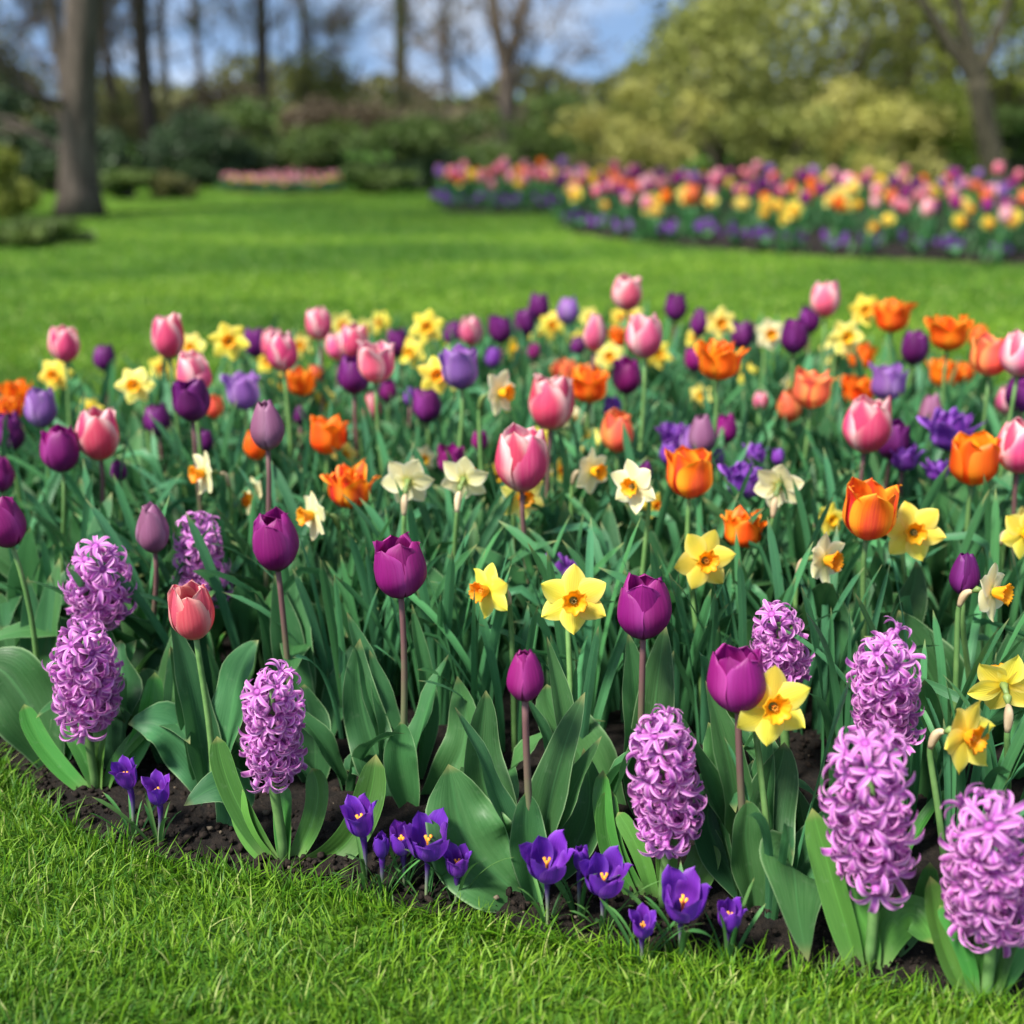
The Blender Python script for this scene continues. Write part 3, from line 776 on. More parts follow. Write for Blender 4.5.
# grass blades
t = NT('grass'); uvx, uvy, uvv = t.uv(); r = t.rnd()
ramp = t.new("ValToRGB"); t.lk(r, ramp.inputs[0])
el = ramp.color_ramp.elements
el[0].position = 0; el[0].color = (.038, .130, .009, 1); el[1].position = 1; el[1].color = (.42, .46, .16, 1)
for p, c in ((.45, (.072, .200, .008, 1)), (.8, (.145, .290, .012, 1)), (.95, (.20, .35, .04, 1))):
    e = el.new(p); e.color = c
pos = t.new("NewGeometry").outputs['Position']
big = t.noise(pos, 1.1, 3, .5, mp=(.35, 1, 1))
hs = t.new("HueSaturation"); t.lk(ramp.outputs[0], hs.inputs['Color']); t.lk(t.rng(big, .35, .65, .74, 1.32), hs.inputs['Value']); t.lk(t.rng(big, .35, .65, .51, .487), hs.inputs['Hue'])
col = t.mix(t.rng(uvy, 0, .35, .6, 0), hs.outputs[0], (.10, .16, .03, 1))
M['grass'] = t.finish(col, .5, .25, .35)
def blades(name, P, hmin, hmax, w, seed, lean=(.1, 1.1), segs=3, mean=.27):
    r = np.random.default_rng(seed); n = len(P)
    h = hmin + (hmax - hmin) * r.random(n) ** 1.6
    # tufts lean together
    az = r.uniform(0, 2 * PI, n) * .8 + 2.2 * np.sin(P[:, 0] * 9 + 2 * np.sin(P[:, 1] * 7)) + 2.0 * np.sin(P[:, 1] * 13 + P[:, 0] * 5)
    ln = lean[0] + (lean[1] - lean[0]) * r.random(n) ** 1.3
    d = np.stack([np.cos(az), np.sin(az), np.zeros(n)], 1); 
    fa = az + PI / 2 + r.normal(0, .5, n); wd = np.stack([np.cos(fa), np.sin(fa), np.zeros(n)], 1) * (w * r.uniform(.6, 1.3, n))[:, None]
    VV = np.zeros((n, (segs + 1) * 2, 3)); UV = np.zeros((n, (segs + 1) * 2, 2))
    for k in range(segs + 1):
        q = k / segs; c = P + d * (h * ln * q ** 1.8)[:, None]; c[:, 2] += h * (q - .28 * ln * q * q)
        k2 = (1 - q ** 2 * .93)
        VV[:, 2*k] = c - wd * k2 * .5; VV[:, 2*k+1] = c + wd * k2 * .5
        UV[:, 2*k] = (0, q); UV[:, 2*k+1] = (1, q)
    m = (segs + 1) * 2; base = np.arange(n)[:, None, None] * m
    q0 = np.array([[2*k, 2*k+1, 2*k+3, 2*k+2] for k in range(segs)])[None]
    FF = (base + q0).reshape(-1, 4)
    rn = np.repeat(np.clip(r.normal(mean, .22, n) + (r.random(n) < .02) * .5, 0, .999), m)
    me = np_mesh(name, VV.reshape(-1, 3), FF, M['grass'], rn, UV.reshape(-1, 2))
    return link(name, me)
def outside_bed(x, y, j=0.0): return (y < front_y(x) + j) | (y > back_y(x) - j)
# near lawn
n = 150000
x = rng.uniform(-1.25, 1.25, n); y = rng.uniform(.78, 2.1, n)
jit = -.014 + .022 * np.abs(np.sin(x * 31 + np.sin(x * 77))) * rng.random(n)
k = y < front_y(x) + jit
x, y = x[k], y[k]
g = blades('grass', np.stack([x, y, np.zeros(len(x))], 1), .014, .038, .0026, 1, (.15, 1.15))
tag(g, 'short green grass in front of the flower bed', 'grass', kind='stuff')
# a rim of longer blades along the cut edge
n = 2600; x = rng.uniform(-1.1, 1.1, n); y = front_y(x) + rng.normal(-.014, .009, n)
g = blades('grass_rim', np.stack([x, y, np.zeros(n)], 1), .022, .050, .0026, 5, (.2, 1.3))
tag(g, 'longer grass blades along the edge of the soil', 'grass', kind='stuff')
# lawn beyond the bed
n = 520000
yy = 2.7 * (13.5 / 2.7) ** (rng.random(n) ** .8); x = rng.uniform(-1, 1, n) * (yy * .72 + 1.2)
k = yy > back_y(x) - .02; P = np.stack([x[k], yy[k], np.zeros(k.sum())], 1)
g = blades('far_grass', P, .014, .030, .0062, 2, (.2, 1.0), 2, .66)  # paler blade tone than the near grass: sunlight on the far lawn put into colour
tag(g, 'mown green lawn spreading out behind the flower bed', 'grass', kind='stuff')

# ================================================================== TULIPS
# front plants, with hand-laid leaves (base x, base y, tip x, tip y, width in pixels)
K = dict
tulip(401, 565, 62, 'purple', 'fat', by=806, leaves=[
    (408, 812, 366, 638, 56, K(wave=.3, bow=.1, apex=(368, 735), face=(.15, -1, .2))), (412, 800, 420, 604, 26, K(bow=.1, apex=(424, 700), face=(.7, -1, 0))),
    (418, 812, 463, 676, 50, K(bow=.1, apex=(462, 745), face=(-.4, -1, .2))), (400, 815, 352, 772, 34, K(bow=.5, apex=(362, 770), face=(.3, -.6, 1))), (410, 820, 392, 722, 42, K(tdepth=-.03, face=(.3, -1, .1))), (406, 800, 380, 690, 44, K(tdepth=.04))], nleaf=3)
tulip(278, 540, 58, 'purple', 'cup', by=760, bx=300, leaves=[
    (305, 745, 312, 588, 46, K(bow=.05, face=(.1, -1, .1))), (316, 790, 309, 684, 58, K(bow=.1, face=(-.2, -1, .3))), (300, 745, 280, 612, 34, K(bow=.1, face=(.5, -1, .2))), (325, 752, 372, 640, 42, K(tdepth=.05))], nleaf=3)
tulip(196, 609, 57, 'coral', 'cup', by=812, bx=213, leaves=[
    (206, 770, 161, 648, 46, K(bow=.1, apex=(185, 720), face=(.3, -1, .3))), (215, 812, 124, 724, 62, K(bow=.5, wave=.4, apex=(178, 738), face=(.15, -.8, .9))),
    (222, 812, 264, 640, 50, K(bow=.15, apex=(232, 700), face=(-.5, -1, .2))), (222, 836, 186, 806, 50, K(apex=(232, 786), fold=.35, face=(-.2, -1, .4), tdepth=-.05)), (210, 800, 232, 690, 40, K())], nleaf=3)
tulip(525, 672, 54, 'purple', 'closed', by=902, bx=530, leaves=[
    (528, 902, 440, 764, 108, K(bow=.2, wave=.25, apex=(470, 840), face=(.3, -1, .35))), (527, 880, 474, 690, 58, K(bow=.1, apex=(485, 775), face=(.45, -1, .2))),
    (534, 880, 556, 636, 34, K(bow=.1, apex=(560, 745), face=(.8, -1, 0))), (534, 908, 520, 792, 46, K(tdepth=-.04, face=(.2, -1, .1))), (540, 890, 588, 748, 50, K(bow=.1, apex=(585, 820), face=(-.4, -1, .2)))], nleaf=3)
tulip(643, 605, 64, 'purple', 'fat', by=826, leaves=[
    (634, 800, 636, 640, 30, K(bow=.05, face=(.5, -1, 0))), (622, 822, 556, 684, 74, K(bow=.1, apex=(570, 742), face=(.35, -1, .25))), (615, 858, 552, 786, 66, K(apex=(560, 800), face=(.2, -.9, .6), wave=.3)), (655, 800, 664, 700, 40, K()), (648, 832, 636, 728, 44, K(tdepth=-.03, face=(-.2, -1, .1)))], nleaf=3)
tulip(738, 677, 66, 'purple', 'fat', by=908, bx=748, tilt=-.08, leaves=[
    (745, 900, 702, 722, 46, K(bow=.1, wave=.4, apex=(722, 790), face=(.4, -1, .2))), (750, 906, 706, 790, 58, K(apex=(712, 830), face=(.2, -1, .4))),
    (765, 906, 772, 742, 70, K(bow=.1, face=(-.1, -1, .15))), (775, 905, 838, 796, 56, K(bow=.2, apex=(815, 850), face=(-.4, -1, .3))),
    (785, 905, 818, 962, 86, K(apex=(790, 868), fold=.15, face=(.5, -.55, 1), tdepth=-.16, wave=.1)), (762, 895, 746, 760, 50, K(tdepth=.03)), (754, 914, 738, 800, 52, K(tdepth=-.04, face=(.2, -1, .1)))], nleaf=3)
tulip(12, 521, 50, 'purple', 'cup', by=740, bx=42, tilt=-.2, leaves=[
    (45, 720, 62, 544, 32, K(bow=.05, apex=(40, 610), face=(.5, -1, 0))), (30, 720, -12, 592, 42, K(apex=(8, 640))), (55, 772, -30, 668, 88, K(bow=.3, apex=(20, 688), face=(.1, -.9, .7), wave=.2)), (60, 770, 128, 640, 52, K(apex=(92, 700), face=(-.4, -1, .3)))], nleaf=3)
tulip(155, 526, 50, 'mauve', 'closed', by=715, bx=152, leaves=[
    (158, 712, 124, 545, 36, K(apex=(132, 620), face=(.2, -1, .1))), (168, 720, 172, 538, 46, K(apex=(158, 620), face=(.2, -1, .1))), (120, 780, 128, 640, 60, K(tdepth=.02, wave=.3)), (175, 760, 140, 668, 50, K())], nleaf=3)
tulip(63, 449, 45, 'purple', 'fat', by=640, nleaf=3, bx=72)
tulip(101, 433, 52, 'pink', 'fat', by=632, bx=108)
tulip(963, 572, 44, 'plum', 'closed', by=770, leaves=[
    (968, 770, 905, 610, 76, K(apex=(930, 680), bow=.2, face=(.2, -1, .4))), (985, 770, 966, 618, 40, K(apex=(958, 690))), (990, 760, 1028, 640, 60, K())], nleaf=2)
tulip(522, 459, 63, 'pink', 'fat', by=688, bx=526, leaves=[
    (520, 690, 498, 520, 46, K(apex=(500, 600))), (535, 690, 552, 500, 48, K(apex=(552, 600)))], nleaf=2)
tulip(550, 402, 54, 'pink', 'fat', by=608, bx=552)
tulip(866, 509, 58, 'flame', 'open', by=735, bx=858, stemc='stem_green', leaves=[(850, 740, 820, 585, 50, K()), (875, 740, 905, 560, 50, K(apex=(900, 640)))], nleaf=2)
tulip(864, 424, 56, 'pink', 'fat', by=628)
tulip(971, 459, 50, 'orange', 'open', by=655, bx=955, stemc='stem_green')
tulip(1017, 445, 54, 'pink', 'fat', by=655)
tulip(689, 472, 50, 'flame', 'open', by=665, bx=697, stemc='stem_green')
tulip(744, 479, 36, 'violet', 'double')
tulip(560, 570, 32, 'violet', 'double', by=700, bx=566)
tulip(741, 528, 38, 'orange', 'double', by=690)
tulip(351, 486, 42, 'flame', 'double')
tulip(327, 434, 38, 'orange', 'open')
tulip(450, 458, 30, 'purple', 'open')
# the rest of the bed: x, y, bloom height, colour, shape
TUL = """66 344 33 pink fat|106 357 26 plum cup|18 393 24 orange double|10 408 22 flame double|43 407 37 lilac cup|12 431 36 plum cup|159 418 31 plum cup
193 399 40 plum fat|195 373 38 rose fat|170 336 40 pink cup|256 342 28 plum cup|246 391 34 lilac open|215 406 22 salmon cup|2 473 34 purple cup
320 323 31 rose cup|275 344 30 rose cup|284 351 36 pink cup|302 382 26 orange double|315 374 18 salmon cup|338 345 28 rose fat|354 342 32 pink fat
376 362 38 rose open|354 374 36 plum fat|388 390 22 purple cup|398 342 27 plum cup|453 333 24 plum cup|471 330 28 rose cup|462 368 38 lilac open|493 357 20 violet cup
428 404 34 plum cup|373 406 26 pink closed|268 424 46 mauve closed|257 444 28 orange cup|501 329 27 plum fat|538 306 25 plum cup|524 322 26 plum cup
567 310 26 lilac cup|594 332 34 rose closed|627 293 33 rose fat|619 337 18 orange double|645 336 40 rose fat|675 307 26 plum cup|699 322 26 plum closed|741 335 27 plum fat
718 359 38 orange double|694 359 24 purple cup|534 351 16 purple cup|567 373 26 salmon double|588 384 34 orange double|626 376 33 purple fat|612 408 22 violet cup|617 431 38 salmon cup
675 436 26 violet double|702 433 38 mauve closed|725 428 28 purple cup|754 454 20 violet double|717 457 18 violet cup|825 299 33 rose fat|809 320 25 plum fat|793 336 32 plum cup
891 316 30 orange double|860 356 24 orange double|947 332 34 orange double|912 348 31 plum fat|977 336 22 orange cup|989 355 38 salmon open|1017 353 42 rose fat|943 373 26 orange double
962 373 20 orange cup|886 382 34 lilac open|858 390 28 orange double|810 388 36 salmon open|789 405 30 salmon cup|1018 392 36 plum fat|890 439 38 plum cup|930 412 34 mauve closed
948 430 38 violet double|902 456 26 violet double|410 396 17 violet closed|962 373 18 orange double|690 441 26 lilac cup|668 452 24 violet cup|777 456 16 violet cup|1005 400 26 rose cup
645 470 18 plum cup|205 440 22 plum cup|480 440 20 purple cup|936 470 20 violet double|120 470 20 plum cup|300 415 18 plum closed|760 400 18 rose cup|578 345 18 plum cup"""
for e in TUL.replace('\n', '|').split('|'):
    a = e.split(); tulip(float(a[0]), float(a[1]), float(a[2]) * 1.08, a[3], a[4], nleaf=3, stemc=None)

# ================================================================== DAFFODILS
daffodil(573, 600, 68, 'yellow', 'orange', 5, 12, by=795, roll=.5)
daffodil(704, 560, 62, 'yellow', 'orange', 12, 12, by=750, roll=.1)
daffodil(772, 706, 80, 'yellow', 'orange', 8, 14, by=915, roll=.4, nleaf=4)
daffodil(967, 736, 74, 'yellow', 'orange', 30, 10, by=925, bx=948, nleaf=4)
daffodil(1004, 685, 68, 'yellow', 'orange', 170, 12, by=868, nleaf=5)
daffodil(487, 590, 56, 'yellow', 'orange', -44, 8, by=775, bx=515, nleaf=6)
daffodil(825, 560, 54, 'cream', 'orange', 42, 8, by=735, bx=790)
daffodil(993, 592, 58, 'cream', 'orange', 42, 8, by=790, bx=950)
daffodil(913, 532, 60, 'yellow', 'orange', -4, 12, by=725)
daffodil(1024, 533, 52, 'yellow', 'orange', 20, 8)
daffodil(829, 519, 34, 'yellow', 'yellow', 25, 8)
daffodil(779, 485, 52, 'cream', 'yellow', 160, 14, by=670, bx=752)
daffodil(634, 486, 52, 'cream', 'orange', -38, 6, bx=650)
daffodil(592, 471, 46, 'cream', 'orange', 44, 6)
daffodil(408, 481, 54, 'cream', 'yellow', 176, 14, by=680, bx=404)
daffodil(464, 479, 52, 'cream', 'yellow', 168, 14, by=680, bx=450)
daffodil(204, 473, 46, 'cream', 'orange', -50, 4, bx=238)
daffodil(256, 498, 44, 'cream', 'orange', -48, 4)
daffodil(313, 515, 50, 'cream', 'orange', -54, 4, bx=356)
daffodil(423, 459, 28, 'cream', 'yellow', 20, 8)
daffodil(523, 497, 48, 'lemon', 'orange', 20, 4)
daffodil(495, 476, 32, 'yellow', 'yellow', 30, 8)
DAF = """55 375 32 yellow yellow -5|135 385 36 lemon orange 0|163 369 28 yellow yellow 5|192 347 28 lemon yellow -10|229 341 36 yellow yellow 10|343 326 26 lemon yellow 10|268 361 26 yellow yellow 0
281 382 22 yellow orange 20|427 327 32 yellow yellow 0|411 352 28 yellow yellow -20|437 375 36 yellow orange 5|500 393 42 cream orange 55|552 325 26 yellow yellow 0|579 341 22 yellow orange 10
621 318 22 yellow orange 5|633 317 22 lemon yellow -10|657 354 28 yellow yellow 20|609 356 28 lemon yellow 0|720 323 30 lemon yellow 5|694 338 18 yellow orange 0|513 349 26 yellow yellow 60|575 420 24 cream yellow 20
770 334 30 cream yellow 0|864 310 30 yellow yellow 0|845 337 34 lemon yellow 8|834 352 26 lemon yellow -15|790 384 20 cream yellow 30|640 500 24 lemon yellow 10|538 332 20 yellow orange -20|456 380 20 lemon yellow 10
365 330 22 lemon yellow 30|700 322 20 lemon yellow 0|510 400 22 yellow orange 40|1022 520 26 lemon yellow 30|300 345 24 lemon yellow 10|380 322 22 yellow yellow -10|455 352 22 yellow yellow 15|590 318 20 lemon yellow 0|590 440 26 lemon yellow -20|540 440 24 yellow yellow 15|655 505 26 yellow orange 25|700 395 22 lemon yellow 0|745 372 22 yellow yellow 0|345 455 24 lemon yellow 10|90 410 24 yellow yellow 10|325 400 22 yellow yellow -5|520 480 26 yellow yellow 0|560 470 22 yellow orange 30"""
for e in DAF.replace('\n', '|').split('|'):
    a = e.split(); daffodil(float(a[0]), float(a[1]), float(a[2]) * 1.08, a[3], a[4], float(a[5]), 8, nleaf=4)

# ================================================================== HYACINTHS
hyacinth(100, 546, 606, 66, 110, 745, 'pinkish-lilac hyacinth standing directly behind the left-hand front hyacinth', nleaf=3)
hyacinth(86, 626, 716, 70, 97, 796, 'pink-lilac hyacinth in the left front corner of the bed', [
    (95, 798, 24, 704, 20, K(apex=(48, 752))), (104, 796, 155, 672, 22, K(apex=(142, 735))), (98, 796, 62, 720, 16), (100, 797, 105, 706, 20), (106, 797, 148, 728, 16)], tilt=-2)
hyacinth(202, 518, 592, 52, 195, 705, 'lilac hyacinth behind the coral-pink tulip at the left', nleaf=3, tilt=-3)
hyacinth(272, 672, 775, 62, 285, 866, 'pink-lilac hyacinth alone near the grass, left of the crocus row', [
    (278, 866, 217, 736, 24, K(apex=(236, 800))), (292, 866, 376, 754, 34, K(apex=(352, 836), fold=.7)), (280, 866, 240, 786, 24, K(apex=(248, 830))), (286, 866, 284, 786, 22), (290, 866, 312, 768, 24, K(apex=(316, 810)))])
hyacinth(779, 610, 680, 58, 785, 795, 'lilac hyacinth rising behind the big yellow daffodil', nleaf=3)
hyacinth(885, 638, 735, 66, 890, 880, 'pinkish-lilac hyacinth directly behind the broad front hyacinth at the right', nleaf=3)
hyacinth(667, 714, 840, 72, 662, 912, 'tall pink-lilac hyacinth standing behind the open crocuses', [
    (650, 905, 610, 788, 26, K(apex=(612, 850))), (655, 910, 618, 812, 18), (680, 905, 707, 842, 34, K(apex=(700, 870))), (665, 908, 664, 812, 24), (640, 905, 603, 770, 22, K(apex=(610, 840)))], tilt=-4)
hyacinth(874, 738, 876, 86, 868, 972, 'broad pink-lilac hyacinth with one leaf drooping on the soil at the right', [
    (860, 974, 812, 808, 32, K(apex=(838, 900), fold=.7)), (868, 966, 887, 854, 34, K(apex=(872, 900), face=(0, -1, .1))), (874, 970, 934, 944, 38, K(apex=(906, 915), fold=.15, face=(-.2, -.7, 1), tdepth=-.04)),
    (878, 962, 930, 862, 24, K(apex=(915, 920))), (872, 972, 846, 880, 26)], tilt=-6)
hyacinth(990, 800, 934, 88, 985, 1002, 'lilac hyacinth cut by the right edge of the photo', [
    (970, 998, 930, 876, 28, K(apex=(945, 950), fold=.6)), (988, 1002, 1012, 905, 28), (992, 1000, 1044, 920, 28), (978, 1000, 985, 905, 24), (975, 1002, 940, 905, 18)], tilt=-4)

# ================================================================== CROCUSES
crocus(130, 774, 32, 'croc', 842, 'violet crocus leaning left of its twin beside the drooping tulip leaf', -.3)
crocus(160, 790, 32, 'croc', 850, 'violet crocus just right of the leftmost crocus', .05)
crocus(363, 817, 42, 'croc', 892, 'leftmost violet crocus of the middle clump', -.25)
crocus(382, 844, 30, 'crocbud', 898, 'low closed crocus bud in the middle clump', .0)
crocus(403, 838, 36, 'croc', 894, 'half-hidden violet crocus behind the open one of the middle clump', -.1)
crocus(428, 838, 46, 'crocopen', 905, 'widest open violet crocus of the middle clump, orange stigma showing', .15)
crocus(457, 861, 34, 'croc', 908, 'small violet crocus at the right end of the middle clump', .1)
crocus(547, 858, 46, 'crocopen', 928, 'open violet crocus with orange stigma beside the broad tulip leaf', -.05, pit=12)
crocus(580, 856, 30, 'crocbud', 922, 'small crocus between the two open ones below the tall hyacinth', .1)
crocus(603, 874, 44, 'crocopen', 936, 'violet crocus opening below the left foot of the tall hyacinth', .05, pit=8)
crocus(642, 922, 32, 'croc', 965, 'low crocus cup nearest the grass', .0, pit=12)
crocus(681, 896, 48, 'crocopen', 960, 'big open violet crocus with yellow-orange centre', .05, pit=12)
crocus(728, 913, 36, 'croc', 965, 'rightmost violet crocus, beside the leaf bent to the soil', .0, pit=5)

# ================================================================== LEAF CLUMPS between the flowers
def clump(bx, by, n, hpx, label, spread=.035, kind='strap', seed=0):
    rg = random.Random(seed + int(bx * 3 + by)); G = at_z(bx, by, 0); root = empty('daffodil_clump' if kind == 'strap' else 'tulip_foliage', G)
    tag(root, label, 'foliage', 'leaf clumps without blooms')
    L = hpx / F * depth(G) / .9
    for i in range(n):
        add_leaf(root, kind, rg, L * rg.uniform(.72, 1.08), rg.uniform(0, 6.28), rg.uniform(0, spread))
for i, (bx, by, n, hp, lb) in enumerate([
    (350, 742, 13, 200, 'narrow leaf clump right behind the magenta tulip at left centre'), (385, 720, 14, 205, 'narrow leaf clump left of the central magenta tulip stem'),
    (440, 735, 14, 200, 'narrow leaf clump just right of the central magenta tulip'), (475, 758, 13, 190, 'narrow leaf clump below the sideways yellow daffodil'),
    (585, 745, 14, 205, 'narrow leaf clump behind the forward-facing yellow daffodil'), (625, 735, 12, 200, 'narrow leaf clump left of the plump magenta tulip'),
    (675, 745, 14, 205, 'narrow leaf clump right of the plump magenta tulip'), (715, 750, 14, 205, 'narrow leaf clump under the star-shaped yellow daffodil'),
    (745, 740, 12, 195, 'narrow leaf clump between that daffodil and the lilac hyacinth'), (840, 800, 12, 215, 'narrow leaf clump left of the right-hand hyacinths'),
    (915, 830, 12, 220, 'narrow leaf clump right of the rear right-hand hyacinth'), (960, 868, 13, 225, 'narrow leaf clump below the sideways daffodil at the right'),
    (1010, 900, 12, 230, 'narrow leaf clump at the right edge above the cut-off hyacinth'), (820, 745, 11, 190, 'narrow leaf clump under the red-and-orange tulip'),
    (245, 690, 12, 185, 'narrow leaf clump right of the rear lilac hyacinth'), (430, 690, 14, 195, 'narrow leaf clump below the two cream daffodils seen from behind'),
    (545, 700, 12, 190, 'narrow leaf clump behind the ruffled violet tulip')]): clump(bx, by, n, hp, lb)
for i, (bx, by, n, hp, lb) in enumerate([
    (20, 700, 4, 175, 'broad tulip leaves at the left edge of the bed'), (130, 742, 4, 150, 'broad tulip leaves behind the left front hyacinth'), (165, 770, 4, 140, 'broad low tulip leaves left of the coral tulip'),
    (345, 800, 3, 120, 'broad short leaves between the lone hyacinth and the central tulip'), (590, 840, 3, 150, 'broad leaves behind the open crocus pair'), (800, 850, 4, 170, 'broad leaves between the big daffodil and the broad hyacinth'),
    (925, 795, 4, 190, 'broad leaves behind the sideways daffodil at the right'), (700, 820, 4, 150, 'broad leaves behind the tall front hyacinth'), (490, 800, 3, 130, 'broad leaves left of the closed magenta bud'),
    (240, 775, 3, 120, 'broad leaves just behind the lone front hyacinth'), (830, 885, 3, 150, 'broad leaves left of the broad hyacinth'), (1015, 790, 3, 190, 'broad leaves at the right edge behind the rear-facing daffodil'), (60, 742, 3, 150, 'broad leaves behind the left corner hyacinth')]):
    clump(bx, by, n, hp, lb, kind='tulip', seed=5)

# ================================================================== STUFF: the mass of leaves between the flowers
def fill(name, kind, pts, Lr, seed, label):
    rg = random.Random(seed); V, FQ, UV, RN = [], [], [], []; b = 0
    pre = []
    for m in LEAF[kind]:
        pre.append((np.array(m.v), np.array(m.f)))
    uvs = []
    for m, (v, f) in zip(LEAF[kind], pre):
        nu = 7 if kind == 'tulip' else 5; nv = len(v) // nu
        uvs.append(np.stack([np.tile(np.linspace(0, 1, nu), nv), np.repeat(np.linspace(0, 1, nv), nu)], 1))
    for (x, y) in pts:
        k = rg.randrange(len(pre)); v, f = pre[k]; L = rg.uniform(*Lr); a = rg.uniform(0, 6.28)
        ca, sa = math.cos(a) * L, math.sin(a) * L
        V.append(np.stack([v[:, 0] * ca - v[:, 1] * sa + x, v[:, 0] * sa + v[:, 1] * ca + y, v[:, 2] * L - .004], 1))
        FQ.append(f + b); b += len(v); UV.append(uvs[k]); RN.append(np.full(len(v), rg.random()))
    tag(link(name, np_mesh(name, np.concatenate(V), np.concatenate(FQ), LM[kind], np.concatenate(RN), np.concatenate(UV))), label, 'foliage', kind='stuff')
rg = random.Random(11)
bases = [f['o'].location for f in FLOWERS if f['o'].location.y > 1.62]
def scatter(n, y0, r, rg):
    out = []
    while len(out) < n:
        c = rg.choice(bases); x = c.x + rg.gauss(0, r); y = c.y + rg.gauss(0, r)
        if y > y0 and y < back_y(x) - .05 and y > front_y(x) + .12: out.append((x, y))
    return out
fill('strap_leaf_mass', 'strap', scatter(1600, 1.70, .14, rg), (.26, .40), 21, 'dense mass of narrow daffodil leaves filling the bed')
fill('broad_leaf_mass', 'tulip', scatter(1250, 1.72, .13, rg), (.22, .35), 22, 'dense mass of broad tulip leaves filling the bed')
def margins(n, rg):
    out = []
    while len(out) < n:
        x = rg.uniform(.72, 2.6) * rg.choice((-1, 1)); y = rg.uniform(1.3, 3.6)
        if abs(x) > y * .44 + .06 and front_y(x) + .15 < y < back_y(x) - .08: out.append((x, y))
    return out
fill('outer_leaf_mass', 'tulip', margins(640, rg), (.18, .29), 23, 'broad tulip leaves at both ends of the bed')

# ================================================================== FAR BEDS
M['far_green'] = mat_leaf('far_leaf', (.03, .12, .04, 1), (.06, .19, .06, 1), (.10, .24, .08, 1), transl=.15)
def far_mesh(col, kind, var):
    rg = random.Random(var * 5 + 1); m = MB(); h = .20
    m.tube([(0, 0, 0), (.004, 0, h * .5), (0, 0, h)], .006, 5, .3, 0)
    for i in range(4):
        L = rg.uniform(.15, .22); S, N = spine_local(R(84), R(rg.uniform(35, 70)), 6); a = i * 1.6 + rg.random()
        P = leaf_pts(S * L, N, w_tulip(np.linspace(0, 1, 6)) * .10 * L, .5, .1, i, 3); ca, sa = math.cos(a), math.sin(a)
        Q = P.copy(); Q[:, :, 0] = P[:, :, 0] * ca - P[:, :, 1] * sa; Q[:, :, 1] = P[:, :, 0] * sa + P[:, :, 1] * ca; m.grid(Q, rg.random(), 0)
    if kind == 'tulip':
        sh = rg.choice(('cup', 'fat', 'open'))
        for q in petal_set(sh, 40 + var):
            P = petal_P(sh, q['rs'], q['hs'], q['az'], q['seed'], q['wk'], q['lean'], 4, 6, q['frill']) * .092; P[:, :, 2] += h; m.grid(P, rg.random() * .4, 1)
        return m.mesh('far_tulip', [M['far_green'], TC[col]])
    for w in range(6):
        P = tepal_P(w * PI / 3, w + var, 4, 5) * .048; Q = np.stack([P[:, :, 0], -P[:, :, 2] - .02 , P[:, :, 1] + h], -1); m.grid(Q, .2, 1)
    m.tube([(0, -.02, h), (0, -.035, h), (0, -.05, h)], [.012, .015, .020], 8, .3, 2)
    return m.mesh('far_daffodil', [M['far_green'], M['daf_' + col], M['cup_orange']])
def viola_mesh(var):
    rg = random.Random(var); m = MB()
    for i in range(9):
        a = rg.uniform(0, 6.28); L = rg.uniform(.06, .11); S, N = spine_local(R(75), R(20), 5)
        P = leaf_pts(S * L, N, w_tulip(np.linspace(0, 1, 5)) * .2 * L, .3, .1, i, 3); Q = P.copy()
        Q[:, :, 0] = P[:, :, 0] * math.cos(a) - P[:, :, 1] * math.sin(a); Q[:, :, 1] = P[:, :, 0] * math.sin(a) + P[:, :, 1] * math.cos(a); m.grid(Q, rg.random(), 0)
    for i in range(6):
        cx, cy, cz = rg.uniform(-.07, .07), rg.uniform(-.07, .07), rg.uniform(.07, .12)
        for w in range(5):
            P = tepal_P(w * 1.257, w + i, 3, 4) * .020; Q = np.stack([P[:, :, 0] + cx, -P[:, :, 2] + cy, P[:, :, 1] + cz], -1); m.grid(Q, rg.random() * .4, 1)
    return m.mesh('viola', [M['far_green'], TC['violet']])
FM = {}
def far_plant(X, Y, col, kind, label, cat, grp, name, rg, sc_=1.0):
    sc_ *= rg.uniform(.9, 1.12)
    key = (col, kind, rg.randrange(3))
    if key not in FM: FM[key] = viola_mesh(key[2]) if kind == 'viola' else far_mesh(col, kind, key[2])
    o = link(name, FM[key]); o.location = (X, Y, 0); o.rotation_euler = (rg.uniform(-.08, .08), rg.uniform(-.08, .08), rg.uniform(-.6, .6) if kind != 'tulip' else rg.uniform(0, 6.28))
    s = rg.uniform(.88, 1.12) * sc_; o.scale = (s, s, s); tag(o, label, cat, grp); return o
def bed(name, outline, mound=.03):
    """soil patch from a ground outline (x, y)"""
    m = MB(); n = len(outline); cx = sum(p[0] for p in outline) / n; cy = sum(p[1] for p in outline) / n
    P = np.zeros((5, n + 1, 3))
    for j, (q, z) in enumerate(((1.0, -.02), (.98, mound), (.7, mound + .01), (.35, mound + .012), (0.0, mound + .012))):
        for i in range(n + 1):
            x, y = outline[i % n]; P[j, i] = (cx + (x - cx) * q, cy + (y - cy) * q, z)
    m.grid(P, 0); return tag(link(name, m.mesh(name, M['soil'])), kind='structure')
def inside(x, y, poly):
    c = False; n = len(poly)
    for i in range(n):
        (x1, y1), (x2, y2) = poly[i], poly[i - 1]
        if (y1 > y) != (y2 > y) and x < (x2 - x1) * (y - y1) / (y2 - y1) + x1: c = not c
    return c
def gp(px, py): p = at_z(px, py, 0); return (p.x, p.y)
